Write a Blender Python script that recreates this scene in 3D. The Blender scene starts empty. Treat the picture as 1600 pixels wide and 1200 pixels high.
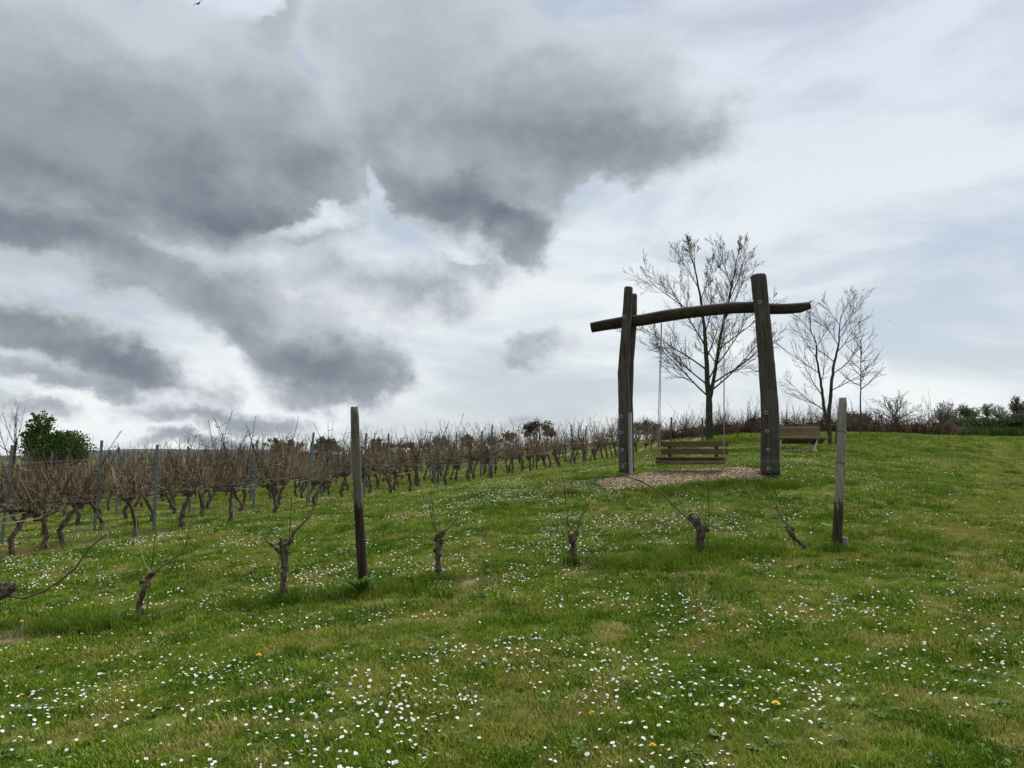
import bpy, math, random
import numpy as np
from mathutils import Vector, Matrix

random.seed(7)
scene = bpy.context.scene
COL = scene.collection
R = math.radians

# ------------------------------------------------------------------ camera
FPX = 1200.0                       # focal length in pixels of a 1600 px wide frame
PITCH = math.atan(112 / FPX)
CAMZ = 1.6
cam_data = bpy.data.cameras.new('camera')
cam_data.sensor_width = 36.0
cam_data.lens = 36.0 * FPX / 1600.0
cam_data.clip_start = 0.05
cam_data.clip_end = 6000.0
cam = bpy.data.objects.new('camera', cam_data)
COL.objects.link(cam)
cam.location = (0, 0, CAMZ)
cam.rotation_euler = (math.pi / 2 + PITCH, 0, 0)
scene.camera = cam


def pdir(u, v):
    """world direction seen at a pixel of the 1600 x 1200 photograph"""
    c, s = math.cos(PITCH), math.sin(PITCH)
    a, b = (u - 800) / FPX, (600 - v) / FPX
    return Vector((a, c - b * s, s + b * c))


def P(u, v, depth):
    """point at that pixel, depth metres ahead of the viewer (along world Y)"""
    d = pdir(u, v)
    return Vector((0, 0, CAMZ)) + d * (depth / d.y)


# ------------------------------------------------------------------ node helper
class Ng:
    def __init__(self, tree):
        self.t = tree

    def n(self, kind, **kw):
        nd = self.t.nodes.new(kind)
        for k, v in kw.items():
            setattr(nd, k, v)
        return nd

    def set(self, sock, val):
        if hasattr(val, 'is_output'):
            self.t.links.new(val, sock)
        else:
            sock.default_value = val

    def m(self, op, a, b=None, c=None, clamp=False):
        nd = self.n('ShaderNodeMath', operation=op, use_clamp=clamp)
        for i, x in enumerate((a, b, c)):
            if x is not None:
                self.set(nd.inputs[i], x)
        return nd.outputs[0]

    def vm(self, op, a, b=None, scale=None):
        nd = self.n('ShaderNodeVectorMath', operation=op)
        self.set(nd.inputs[0], a)
        if b is not None:
            self.set(nd.inputs[1], b)
        if scale is not None:
            self.set(nd.inputs['Scale'], scale)
        return nd.outputs['Value'] if op in ('DOT_PRODUCT', 'LENGTH', 'DISTANCE') else nd.outputs[0]

    def comb(self, x, y, z):
        nd = self.n('ShaderNodeCombineXYZ')
        for i, q in enumerate((x, y, z)):
            self.set(nd.inputs[i], q)
        return nd.outputs[0]

    def sep(self, v):
        nd = self.n('ShaderNodeSeparateXYZ')
        self.set(nd.inputs[0], v)
        return nd.outputs

    def noise(self, vec, scale, detail=4, rough=0.5, lac=2.0, dist=0.0, color=False):
        nd = self.n('ShaderNodeTexNoise', noise_dimensions='3D')
        if vec is not None:
            self.set(nd.inputs['Vector'], vec)
        nd.inputs['Scale'].default_value = scale
        nd.inputs['Detail'].default_value = detail
        nd.inputs['Roughness'].default_value = rough
        nd.inputs['Lacunarity'].default_value = lac
        nd.inputs['Distortion'].default_value = dist
        return nd.outputs['Color'] if color else nd.outputs[0]

    def rng(self, x, a, b, c=0.0, d=1.0, smooth=True):
        nd = self.n('ShaderNodeMapRange', interpolation_type='SMOOTHSTEP' if smooth else 'LINEAR')
        for i, q in enumerate((x, a, b, c, d)):
            self.set(nd.inputs[i], q)
        return nd.outputs[0]

    def mix(self, f, a, b, blend='MIX'):
        nd = self.n('ShaderNodeMix', data_type='RGBA', blend_type=blend)
        self.set(nd.inputs[0], f)
        for i, q in ((6, a), (7, b)):
            if isinstance(q, tuple) and len(q) == 3:
                q = (*q, 1)
            self.set(nd.inputs[i], q)
        return nd.outputs[2]

    def mapping(self, vec, loc=(0, 0, 0), rot=(0, 0, 0), scale=(1, 1, 1), kind='POINT'):
        nd = self.n('ShaderNodeMapping', vector_type=kind)
        self.set(nd.inputs['Vector'], vec)
        nd.inputs['Location'].default_value = loc
        nd.inputs['Rotation'].default_value = rot
        nd.inputs['Scale'].default_value = scale
        return nd.outputs[0]


# ------------------------------------------------------------------ sky
SUN_AZ, SUN_EL = 38.0, 52.0        # degrees clockwise from the viewing direction, and height
world = bpy.data.worlds.new('World')
scene.world = world
world.use_nodes = True
wt = world.node_tree
wt.nodes.clear()
g = Ng(wt)

# cloud masses: centre u, v, half sizes, tilt, weight
CLOUDS = [
    (-60, 60, 420, 170, 0, .55), (160, 210, 500, 165, -6, 1.2), (0, 260, 260, 120, 0, .9), (110, 275, 300, 95, -10, 1.15), (340, 300, 210, 95, -14, 1.05), (620, 230, 130, 120, 0, .75), (440, 230, 190, 150, -20, 1.0), (420, 60, 70, 70, 0, .6),
    (60, 345, 330, 75, -8, .9), (330, 350, 160, 50, -10, .75),
    (640, 110, 170, 190, 0, .62), (800, 200, 260, 140, 4, 1.0), (930, 225, 190, 85, 0, .8), (700, 310, 140, 60, -6, .85), (740, 285, 190, 85, -5, 1.0), (790, 335, 95, 60, -20, .95), (835, 375, 55, 55, -40, .7),
    (150, 430, 260, 60, -6, .42), (390, 465, 240, 52, -20, .62), (560, 440, 150, 45, -8, .42), (470, 535, 150, 45, -18, .7), (530, 560, 105, 58, 10, .8),
    (70, 520, 150, 58, -18, .85), (200, 570, 150, 42, -14, .85), (60, 590, 150, 24, -6, .5),
    (815, 552, 82, 22, 4, .30), (720, 420, 80, 40, 0, .34),
    (60, 650, 95, 20, -6, .42), (210, 615, 60, 15, 0, .35), (350, 608, 36, 24, 0, .3), (390, 650, 130, 20, -3, .42), (330, 690, 90, 14, 0, .4), (830, 650, 60, 16, 0, .32),
]
HOLES = [(385, 22, 62, 34, 20, 1.0), (478, 105, 34, 26, -30, .7), (480, 345, 120, 34, 22, .75), (590, 310, 24, 60, -10, .55), (255, 388, 130, 22, -8, .45),
         (700, 398, 60, 20, -10, .5), (140, 483, 66, 20, -20, .6), (10, 450, 40, 18, 0, .5), (500, 165, 60, 18, 30, .35), (980, 320, 70, 26, 0, .5)]


def az_el(u, v):
    d = pdir(u, v).normalized()
    return math.atan2(d.x, d.y), math.asin(d.z)


def ellipse(vec, u, v, ru, rv, tilt):
    a, e = az_el(u, v)
    a1, _ = az_el(u + ru * .5, v)
    a0, _ = az_el(u - ru * .5, v)
    _, e1 = az_el(u, v - rv * .5)
    _, e0 = az_el(u, v + rv * .5)
    c, t = math.cos(R(tilt)), math.sin(R(tilt))
    ra, re = a1 - a0, e1 - e0
    p = (c / ra, t / ra, -(c * a + t * e) / ra)        # vec carries (az, el, 1)
    q = (-t / re, c / re, (t * a - c * e) / re)
    x = g.vm('DOT_PRODUCT', vec, p)
    y = g.vm('DOT_PRODUCT', vec, q)
    return g.m('MULTIPLY_ADD', y, y, g.m('MULTIPLY', x, x))


tc = g.n('ShaderNodeTexCoord').outputs['Generated']
dx, dy, dz = g.sep(tc)
az = g.m('ARCTAN2', dx, dy)
el = g.m('ARCSINE', dz)


dirv = g.vm('MULTIPLY', tc, (1, 1, 1.35))
w1 = g.vm('SUBTRACT', g.noise(dirv, 3.1, 2, .55, color=True), (.5, .5, .5))
w2 = g.vm('SUBTRACT', g.noise(dirv, 12.0, 5, .62, color=True), (.5, .5, .5))
warped = g.vm('ADD', g.vm('ADD', g.comb(az, el, 1.0), g.vm('MULTIPLY', w1, (.16, .09, 0))), g.vm('MULTIPLY', w2, (.11, .085, 0)))
# beside, above and behind the view the sky goes on with broken cloud of the same kind
away = g.rng(g.m('MAXIMUM', g.m('ABSOLUTE', az), g.m('MULTIPLY', el, 1.05)), .60, .85)
here = g.m('SUBTRACT', 1.0, away)


def cloud_density(lift):
    """cloud thickness seen in direction (az, el + lift)"""
    vec = g.vm('ADD', warped, (0, lift, 0)) if lift else warped
    dv = g.vm('ADD', dirv, (0, 0, lift * 1.35)) if lift else dirv
    f = None
    for (u, v, ru, rv, tilt, w) in CLOUDS:
        q = ellipse(vec, u, v, ru, rv, tilt)
        k = g.m('MAXIMUM', g.m('MULTIPLY_ADD', q, -w * .8, w), -.6)
        f = k if f is None else g.m('SMOOTH_MAX', f, k, .3)
    solid = f
    for (u, v, ru, rv, tilt, w) in HOLES:
        q = ellipse(vec, u, v, ru, rv, tilt)
        f = g.m('SUBTRACT', f, g.m('MAXIMUM', g.m('MULTIPLY_ADD', q, -w, w), 0.0))
    rest = g.m('MULTIPLY_ADD', g.noise(dv, 2.2, 2, .5), 3.2, -1.75)
    rest = g.m('MULTIPLY', rest, away)
    f = g.m('MULTIPLY_ADD', f, here, rest)
    solid = g.m('MULTIPLY_ADD', solid, here, rest)
    fine = g.m('SUBTRACT', g.noise(dv, 7.0, 6, .60, 2.1), .5)
    return f, fine, solid


F1, N1, B1 = cloud_density(0.0)
F2, N2, B2 = cloud_density(-0.05)                      # thickness just below: tells tops from bases
D = g.m('MULTIPLY_ADD', N1, 1.5, F1)
S1 = g.m('MULTIPLY_ADD', N1, .8, B1)
S2 = g.m('MULTIPLY_ADD', N2, .8, B2)
alpha = g.rng(D, -.28, .42)
thick = g.rng(S1, -.1, 1.0, 0, 1, smooth=False)
rise = g.rng(g.m('SUBTRACT', S2, S1), -.75, .75, -1, 1)
rise = g.m('MINIMUM', rise, g.m('MULTIPLY', rise, .45))
body = g.rng(thick, .1, .55, .25, 1.0)
lum = g.m('ADD', g.m('MULTIPLY_ADD', g.m('MULTIPLY', rise, body), .25, .60), g.m('MULTIPLY', thick, -.50))
lum = g.rng(lum, -.20, .84, 0, 1, smooth=False)
cloud_col = g.mix(lum, (.118, .148, .182), (.70, .735, .785))
# high thin veil behind the clouds, with faint blue where it tears
stretch = g.vm('MULTIPLY', tc, (1.0, 1.0, 3.2))
veil_n = g.noise(stretch, 2.6, 6, .55, 2.0, .35)
veil_f = g.rng(veil_n, .36, .60)
upf = g.rng(el, .06, .50)
veil = g.mix(upf, (.77, .81, .815), (.62, .675, .755))
patch = g.m('MULTIPLY', g.m('SUBTRACT', 1.0, veil_f), .85)
sky = g.n('ShaderNodeTexSky', sky_type='NISHITA')
sky.sun_disc = False
sky.sun_elevation = R(SUN_EL)
sky.sun_rotation = R(SUN_AZ)
sky.altitude = 150
sky_c = g.mix(1.0, sky.outputs[0], (.055, .055, .055), 'MULTIPLY')
blue = g.mix(.55, sky_c, (.58, .65, .75))
clear = g.mix(patch, veil, blue)
# one sunlit cumulus top low on the right
sm_w = g.vm('ADD', g.comb(az, el, 1.0), g.vm('MULTIPLY', g.vm('SUBTRACT', g.noise(tc, 34, 4, .6, color=True), (.5, .5, .5)), (.05, .05, 0)))
sm = None
for (u, v, ru, rv, tilt) in ((1330, 548, 30, 34, 0), (1352, 590, 32, 34, 0), (1290, 580, 60, 30, 0), (1345, 630, 34, 30, 0)):
    k = g.m('SUBTRACT', 1.0, ellipse(sm_w, u, v, ru, rv, tilt))
    sm = k if sm is None else g.m('SMOOTH_MAX', sm, k, .2)
sm_a = g.m('MULTIPLY', g.rng(sm, -.4, .8), .45)
sm_c = g.mix(g.rng(sm, .0, .9), (.86, .89, .91), (.62, .69, .77))
clear = g.mix(sm_a, clear, sm_c)
final = g.mix(alpha, clear, cloud_col)
ten = g.mix(1.0, final, (7.1, 7.1, 7.1), 'MULTIPLY')
bg = g.n('ShaderNodeBackground')
bg.inputs['Strength'].default_value = 0.05
wt.links.new(ten, bg.inputs['Color'])
wo = g.n('ShaderNodeOutputWorld')
wt.links.new(bg.outputs[0], wo.inputs[0])

# ------------------------------------------------------------------ sun behind the cloud
sun_data = bpy.data.lights.new('sun', 'SUN')
sun_data.energy = 1.5
sun_data.angle = R(28)
sun_data.color = (1.0, .96, .90)
sun = bpy.data.objects.new('sun', sun_data)
COL.objects.link(sun)
sd = Vector((math.sin(R(SUN_AZ)) * math.cos(R(SUN_EL)), math.cos(R(SUN_AZ)) * math.cos(R(SUN_EL)), math.sin(R(SUN_EL))))
sun.rotation_euler = sd.to_track_quat('Z', 'Y').to_euler()
sun.location = sd * 60

vs = scene.view_settings
vs.view_transform = 'Standard'
vs.look = 'None'
vs.exposure = 1.7
vs.gamma = 1.0
vs.use_curve_mapping = False
scene.cycles.use_denoising = True
scene.cycles.max_bounces = 6
scene.cycles.transparent_max_bounces = 8
scene.cycles.use_adaptive_sampling = True
world.cycles.sampling_method = 'MANUAL'
world.cycles.sample_map_resolution = 128

# ------------------------------------------------------------------ mesh helper
class MB:
    def __init__(self):
        self.v, self.f, self.mi = [], [], []

    def face(self, idx, m=0):
        self.f.append(tuple(idx))
        self.mi.append(m)

    def quad(self, a, b, c, d, m=0):
        k = len(self.v)
        self.v += [tuple(a), tuple(b), tuple(c), tuple(d)]
        self.face((k, k + 1, k + 2, k + 3), m)

    def tri(self, a, b, c, m=0):
        k = len(self.v)
        self.v += [tuple(a), tuple(b), tuple(c)]
        self.face((k, k + 1, k + 2), m)

    def tube(self, pts, rad, sides=6, m=0, cap=True, wob=0.0, rng=random, squash=1.0, twist=0.0):
        pts = [Vector(p) for p in pts]
        n = len(pts)
        if not hasattr(rad, '__len__'):
            rad = [rad] * n
        k = len(self.v)
        d0 = (pts[1] - pts[0]).normalized()
        ref = Vector((1, 0, 0)) if abs(d0.x) < .8 else Vector((0, 1, 0))
        u = d0.cross(ref).normalized()
        lob = [1 + rng.uniform(-wob, wob) for _ in range(sides)]
        for i in range(n):
            a = pts[max(i - 1, 0)]
            b = pts[min(i + 1, n - 1)]
            d = (b - a)
            d = d.normalized() if d.length > 1e-9 else d0
            u = (u - d * u.dot(d))
            u = u.normalized() if u.length > 1e-6 else d.orthogonal().normalized()
            w = d.cross(u)
            for s in range(sides):
                t = 2 * math.pi * s / sides + twist * i
                r = rad[i] * lob[s] * (1 + (rng.uniform(-wob, wob) * .6 if wob else 0))
                self.v.append(tuple(pts[i] + u * (math.cos(t) * r) + w * (math.sin(t) * r * squash)))
        for i in range(n - 1):
            for s in range(sides):
                s2 = (s + 1) % sides
                self.face((k + i * sides + s, k + i * sides + s2, k + (i + 1) * sides + s2, k + (i + 1) * sides + s), m)
        if cap:
            self.face([k + s for s in range(sides)][::-1], m)
            self.face([k + (n - 1) * sides + s for s in range(sides)], m)

    def box(self, c, size, rot=None, m=0, bev=0.0):
        """box with bevelled long edges when bev > 0"""
        c = Vector(c)
        hx, hy, hz = size[0] / 2, size[1] / 2, size[2] / 2
        M = rot if rot is not None else Matrix.Identity(3)
        if bev <= 0:
            co = [(-hx, -hy, -hz), (hx, -hy, -hz), (hx, hy, -hz), (-hx, hy, -hz), (-hx, -hy, hz), (hx, -hy, hz), (hx, hy, hz), (-hx, hy, hz)]
            k = len(self.v)
            self.v += [tuple(c + M @ Vector(p)) for p in co]
            for q in ((0, 3, 2, 1), (4, 5, 6, 7), (0, 1, 5, 4), (1, 2, 6, 5), (2, 3, 7, 6), (3, 0, 4, 7)):
                self.face([k + i for i in q], m)
            return
        # long axis is x: octagonal section
        b = bev
        sec = [(-hy + b, -hz), (hy - b, -hz), (hy, -hz + b), (hy, hz - b), (hy - b, hz), (-hy + b, hz), (-hy, hz - b), (-hy, -hz + b)]
        k = len(self.v)
        for x in (-hx, hx):
            self.v += [tuple(c + M @ Vector((x, y, z))) for y, z in sec]
        for i in range(8):
            j = (i + 1) % 8
            self.face((k + i, k + 8 + i, k + 8 + j, k + j), m)
        self.face([k + i for i in range(8)], m)
        self.face([k + 8 + i for i in range(8)][::-1], m)

    def lump(self, c, r, rng=random, m=0, seg=7, rings=5, wob=.25, sq=(1, 1, 1)):
        """knobbly blob"""
        c = Vector(c)
        k = len(self.v)
        self.v.append(tuple(c - Vector((0, 0, r * sq[2]))))
        for i in range(1, rings):
            ph = math.pi * i / rings - math.pi / 2
            for s in range(seg):
                t = 2 * math.pi * s / seg
                q = r * (1 + rng.uniform(-wob, wob))
                self.v.append((c.x + q * sq[0] * math.cos(ph) * math.cos(t), c.y + q * sq[1] * math.cos(ph) * math.sin(t), c.z + q * sq[2] * math.sin(ph)))
        self.v.append(tuple(c + Vector((0, 0, r * sq[2]))))
        top = len(self.v) - 1
        for s in range(seg):
            s2 = (s + 1) % seg
            self.face((k, k + 1 + s2, k + 1 + s), m)
            for i in range(rings - 2):
                a = k + 1 + i * seg
                self.face((a + s, a + s2, a + seg + s2, a + seg + s), m)
            a = k + 1 + (rings - 2) * seg
            self.face((a + s, a + s2, top), m)

    def mesh(self, name, mats, smooth=False):
        me = bpy.data.meshes.new(name)
        me.from_pydata(self.v, [], self.f)
        for mt in (mats if isinstance(mats, (list, tuple)) else [mats]):
            me.materials.append(mt)
        if any(self.mi):
            me.polygons.foreach_set('material_index', self.mi)
        if smooth:
            me.polygons.foreach_set('use_smooth', [True] * len(self.f))
        me.update()
        return me

    def build(self, name, mats, parent=None, smooth=False):
        return obj(name, self.mesh(name, mats, smooth), parent)


def obj(name, me, parent=None, loc=None, rz=None):
    o = bpy.data.objects.new(name, me)
    COL.objects.link(o)
    if parent is not None:
        o.parent = parent
    if loc is not None:
        o.location = loc
    if rz is not None:
        o.rotation_euler = (0, 0, rz)
    return o


def tag(o, label, cat, group=None):
    o['label'] = label
    o['category'] = cat
    if group:
        o['group'] = group
    return o


def thing(name, label, cat, loc=(0, 0, 0), rz=0.0, group=None):
    return tag(obj(name, None, None, loc, rz), label, cat, group)


# ------------------------------------------------------------------ terrain
ROW_A = P(35, 865, 13.0)                      # first trellised row: a point on it and its direction in plan
ROW_D = Vector((11.0, 19.0, 0)).normalized()
ROW_N = Vector((-ROW_D.y, ROW_D.x, 0))        # towards the further rows
ROW_GAP = 2.0
CTRL_PX = [(-200, 1010, 7.7), (220, 972, 8.6), (443, 940, 9.0), (572, 924, 9.4), (690, 908, 9.6), (897, 882, 10.0), (1095, 867, 10.4), (1300, 858, 10.8), (1600, 880, 9.6),
           (35, 865, 13), (285, 826, 15.7), (480, 795, 18.7), (640, 770, 22), (762, 751, 25.9), (893, 730, 31.5), (959, 720, 35.5), (1037, 706, 41.6),
           (980, 745, 17.4), (1205, 745, 16.5), (960, 769, 15.2), (1130, 757, 15.9), (870, 758, 17.0),
           (1262, 707, 24), (1297, 695, 27.5), (1108, 690, 30), (1343, 681, 36), (1495, 683, 44), (1400, 679, 42), (1250, 683, 40), (1600, 683, 50),
           (1500, 757, 18), (1600, 810, 13), (1450, 715, 27), (1600, 700, 33), (930, 694, 50), (1040, 687, 50), (1150, 679, 47), (800, 703, 52), (600, 710, 52)]
CTRL_XYZ = [(0, 0, 0), (-2.6, 4, -.12), (2.6, 4, .05), (0, 4, -.01), (0, -10, -.6), (-10, -10, -1.2), (12, -10, -.3), (12, 4, .25), (-9, 5, -.45),
            (-16, 12, -.5), (-15, 25, -.15), (-30, 60, -.8), (-35, 20, -1.3), (30, 80, 2.0), (60, 60, 2.6), (40, 30, 2.4), (0, 100, 0.6),
            (60, 110, .5), (-40, 110, -2.5), (28, 12, 1.5), (-80, 60, -3.5), (80, 20, 3.5)]
CTRL = np.array([tuple(P(*c)) for c in CTRL_PX] + CTRL_XYZ, dtype=float)


def _tps(r2):
    return .5 * r2 * np.log(r2 + 1e-9)


def _fit():
    n = len(CTRL)
    d2 = ((CTRL[:, None, :2] - CTRL[None, :, :2]) ** 2).sum(-1)
    A = np.zeros((n + 3, n + 3))
    A[:n, :n] = _tps(d2) + np.eye(n) * 1.2
    A[:n, n] = 1
    A[:n, n + 1:] = CTRL[:, :2]
    A[n, :n] = 1
    A[n + 1:, :n] = CTRL[:, :2].T
    b = np.zeros(n + 3)
    b[:n] = CTRL[:, 2]
    return np.linalg.solve(A, b)


TPS_W = _fit()


def TH(x, y):
    x = np.atleast_1d(np.asarray(x, float))
    y = np.atleast_1d(np.asarray(y, float))
    sh = x.shape
    X, Y = x.ravel(), y.ravel()
    z = np.empty(len(X))
    for i in range(0, len(X), 20000):
        a, b = X[i:i + 20000], Y[i:i + 20000]
        d2 = (a[:, None] - CTRL[:, 0]) ** 2 + (b[:, None] - CTRL[:, 1]) ** 2
        z[i:i + 20000] = _tps(d2) @ TPS_W[:-3] + TPS_W[-3] + TPS_W[-2] * a + TPS_W[-1] * b
    r = np.hypot(X, Y - 30)
    w = np.clip((r - 60) / 60, 0, 1)
    w = w * w * (3 - 2 * w)
    z = np.where(w < 1, z, 0) * (1 - w) + w * (-3.0 - 3.0 * np.clip((r - 120) / 300, 0, 1))
    z += .012 * np.sin(X * 2.3 + Y * .7) * np.sin(Y * 1.9 - X * .4) * np.exp(-r / 60)
    return z.reshape(sh)


def th(x, y):
    return float(TH([x], [y])[0])


def G(u, v):
    """ground point seen at a pixel"""
    d = pdir(u, v)
    t = np.linspace(2.5, 90, 1800)
    zz = CAMZ + d.z / d.y * t
    h = TH(d.x / d.y * t, t)
    k = np.argmax(zz <= h)
    y = t[k] if zz[k] <= h[k] else 60.0
    x = d.x / d.y * y
    return Vector((x, y, th(x, y)))


def on(u, depth):
    """ground point at a photo column and depth"""
    x = (u - 800) / FPX * depth
    return Vector((x, depth, th(x, depth)))


# ------------------------------------------------------------------ materials
def mat(name, col, rough=.85, var=None, scale=6.0, stretch=(1, 1, 1), detail=6, bump=0.0, bump_scale=None, coord='Object', spec=.25, metal=0.0, contrast=(.3, .7)):
    m = bpy.data.materials.new(name)
    m.use_nodes = True
    t = m.node_tree
    q = Ng(t)
    b = t.nodes['Principled BSDF']
    b.inputs['Roughness'].default_value = rough
    b.inputs['Specular IOR Level'].default_value = spec
    b.inputs['Metallic'].default_value = metal
    co = q.n('ShaderNodeTexCoord').outputs[coord]
    vec = q.vm('MULTIPLY', co, stretch)
    if var is None:
        q.set(b.inputs['Base Color'], (*col, 1))
    else:
        nz = q.noise(vec, scale, detail, .6)
        q.set(b.inputs['Base Color'], q.mix(q.rng(nz, *contrast), col, var))
    if bump:
        bp = q.n('ShaderNodeBump')
        bp.inputs['Strength'].default_value = bump
        bp.inputs['Distance'].default_value = .02
        q.set(bp.inputs['Height'], q.noise(vec, bump_scale or scale * 2, 5, .6))
        q.t.links.new(bp.outputs[0], b.inputs['Normal'])
    return m


def leaf_mat(name, ca, cb, cc=None, trans=.3, scale=.5, rough=.7, amount=(.35, .65), dry=(.62, .74)):
    """leaves and blades: colour drifts over the ground and from one tuft to the next"""
    m = bpy.data.materials.new(name)
    m.use_nodes = True
    t = m.node_tree
    q = Ng(t)
    b = t.nodes['Principled BSDF']
    b.inputs['Roughness'].default_value = rough
    b.inputs['Specular IOR Level'].default_value = .08
    pos = q.n('ShaderNodeNewGeometry').outputs['Position']
    rnd = q.n('ShaderNodeObjectInfo').outputs['Random']
    n1 = q.noise(pos, scale, 5, .6)
    f = q.rng(q.m('MULTIPLY_ADD', q.m('SUBTRACT', rnd, .5), .42, n1), *amount)
    c = q.mix(f, ca, cb)
    if cc is not None:
        n2 = q.noise(q.vm('ADD', pos, (31, 7, 3)), scale * 1.7, 5, .62)
        f2 = q.rng(q.m('MULTIPLY_ADD', q.m('SUBTRACT', rnd, .5), -.22, n2), *dry)
        c = q.mix(f2, c, cc)
    q.set(b.inputs['Base Color'], c)
    tr = q.n('ShaderNodeBsdfTranslucent')
    q.set(tr.inputs['Color'], c)
    mx = q.n('ShaderNodeMixShader')
    mx.inputs[0].default_value = trans
    t.links.new(b.outputs[0], mx.inputs[1])
    t.links.new(tr.outputs[0], mx.inputs[2])
    t.links.new(mx.outputs[0], t.nodes['Material Output'].inputs['Surface'])
    return m


def ground_mat():
    m = bpy.data.materials.new('meadow_ground')
    m.use_nodes = True
    q = Ng(m.node_tree)
    b = m.node_tree.nodes['Principled BSDF']
    b.inputs['Roughness'].default_value = .95
    b.inputs['Specular IOR Level'].default_value = .1
    pos = q.n('ShaderNodeNewGeometry').outputs['Position']
    big = q.noise(pos, .5, 5, .6)
    mid = q.noise(pos, 3.0, 5, .65)
    tiny = q.noise(pos, 28, 4, .7)
    c = q.mix(q.rng(big, .35, .65), (.055, .100, .012), (.13, .155, .026))
    c = q.mix(q.rng(mid, .55, .75), c, (.17, .15, .055))
    c = q.mix(q.m('MULTIPLY', q.rng(tiny, .4, .7), .5), c, (.026, .038, .008))
    # worn soil showing under the trellised rows, one strip every two metres
    s = q.m('SUBTRACT', q.vm('DOT_PRODUCT', pos, tuple(ROW_N)), ROW_N.dot(ROW_A))
    wob = q.m('MULTIPLY_ADD', q.noise(pos, .9, 4, .6), .5, -.25)
    k = q.m('ABSOLUTE', q.m('SUBTRACT', q.m('FRACT', q.m('ADD', q.m('DIVIDE', q.m('ADD', s, wob), ROW_GAP), .5)), .5))
    strip = q.m('MULTIPLY', q.rng(k, .24, .08), q.rng(s, -.7, -.4))
    strip = q.m('MULTIPLY', strip, q.rng(q.noise(pos, 1.7, 5, .65), .32, .52))
    soil = q.mix(mid, (.10, .068, .042), (.24, .185, .12))
    c = q.mix(q.m('MULTIPLY', strip, .9), c, soil)
    # bare spots
    spot = None
    for (u, v, r) in ((1463, 719, .40), (1527, 746, .34), (1590, 748, .36), (60, 985, .5), (15, 1000, .4), (735, 912, .3)):
        gp = G(u, v)
        d = q.vm('DISTANCE', q.vm('ADD', pos, q.vm('MULTIPLY', q.vm('SUBTRACT', q.noise(pos, 4, 4, .6, color=True), (.5, .5, .5)), (.9, .9, 0))), tuple(gp))
        e = q.rng(d, r * 1.15, r * .2)
        spot = e if spot is None else q.m('MAXIMUM', spot, e)
    c = q.mix(q.m('MULTIPLY', spot, .85), c, q.mix(tiny, (.13, .092, .056), (.31, .24, .155)))
    q.set(b.inputs['Base Color'], c)
    bp = q.n('ShaderNodeBump')
    bp.inputs['Strength'].default_value = .6
    bp.inputs['Distance'].default_value = .05
    q.set(bp.inputs['Height'], tiny)
    m.node_tree.links.new(bp.outputs[0], b.inputs['Normal'])
    return m



def make_ground():
    def axis(n, near, far, c=0.0):
        k = math.asinh(far / near)
        return [c + near * math.sinh(k * (2 * i / (n - 1) - 1)) for i in range(n)]
    xs = axis(301, 8.0, 2600.0)
    ys = axis(301, 9.0, 2600.0, 14.0)
    X, Y = np.meshgrid(xs, ys)
    Z = TH(X, Y)
    me = bpy.data.meshes.new('meadow')
    nx, ny = len(xs), len(ys)
    verts = np.stack([X.ravel(), Y.ravel(), Z.ravel()], 1)
    faces = [(j * nx + i, j * nx + i + 1, (j + 1) * nx + i + 1, (j + 1) * nx + i) for j in range(ny - 1) for i in range(nx - 1)]
    me.from_pydata(verts.tolist(), [], faces)
    me.polygons.foreach_set('use_smooth', [True] * len(faces))
    me.materials.append(ground_mat())
    o = obj('meadow', me)
    o['kind'] = 'structure'
    return o


make_ground()


def make_hills():
    mb = MB()
    n = 90
    prof = []
    for i in range(n + 1):
        t = i / n
        a = R(-75 + 150 * t)
        rr = 1500 + 150 * math.sin(t * 9)
        h = 3.0 + 9 * (.5 + .5 * math.sin(t * 17 + 1.3)) + 5 * math.sin(t * 41) + 2 * math.sin(t * 97 + 2)
        prof.append((math.sin(a), math.cos(a), rr, max(h, 2)))
    for k, (dr, hz) in enumerate(((0, -9.0), (40, .55), (150, 1.0), (420, .5), (700, -9.0))):
        for sx, cy, rr, h in prof:
            z = hz if hz < 0 else h * hz
            mb.v.append((sx * (rr + dr), cy * (rr + dr), z))
    for k in range(4):
        for i in range(n):
            a = k * (n + 1) + i
            mb.face((a, a + 1, a + n + 2, a + n + 1))
    o = mb.build('hills', mat('far_hill', (.055, .065, .055), .95, (.085, .08, .06), .02), smooth=True)
    o['kind'] = 'structure'


make_hills()

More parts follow.
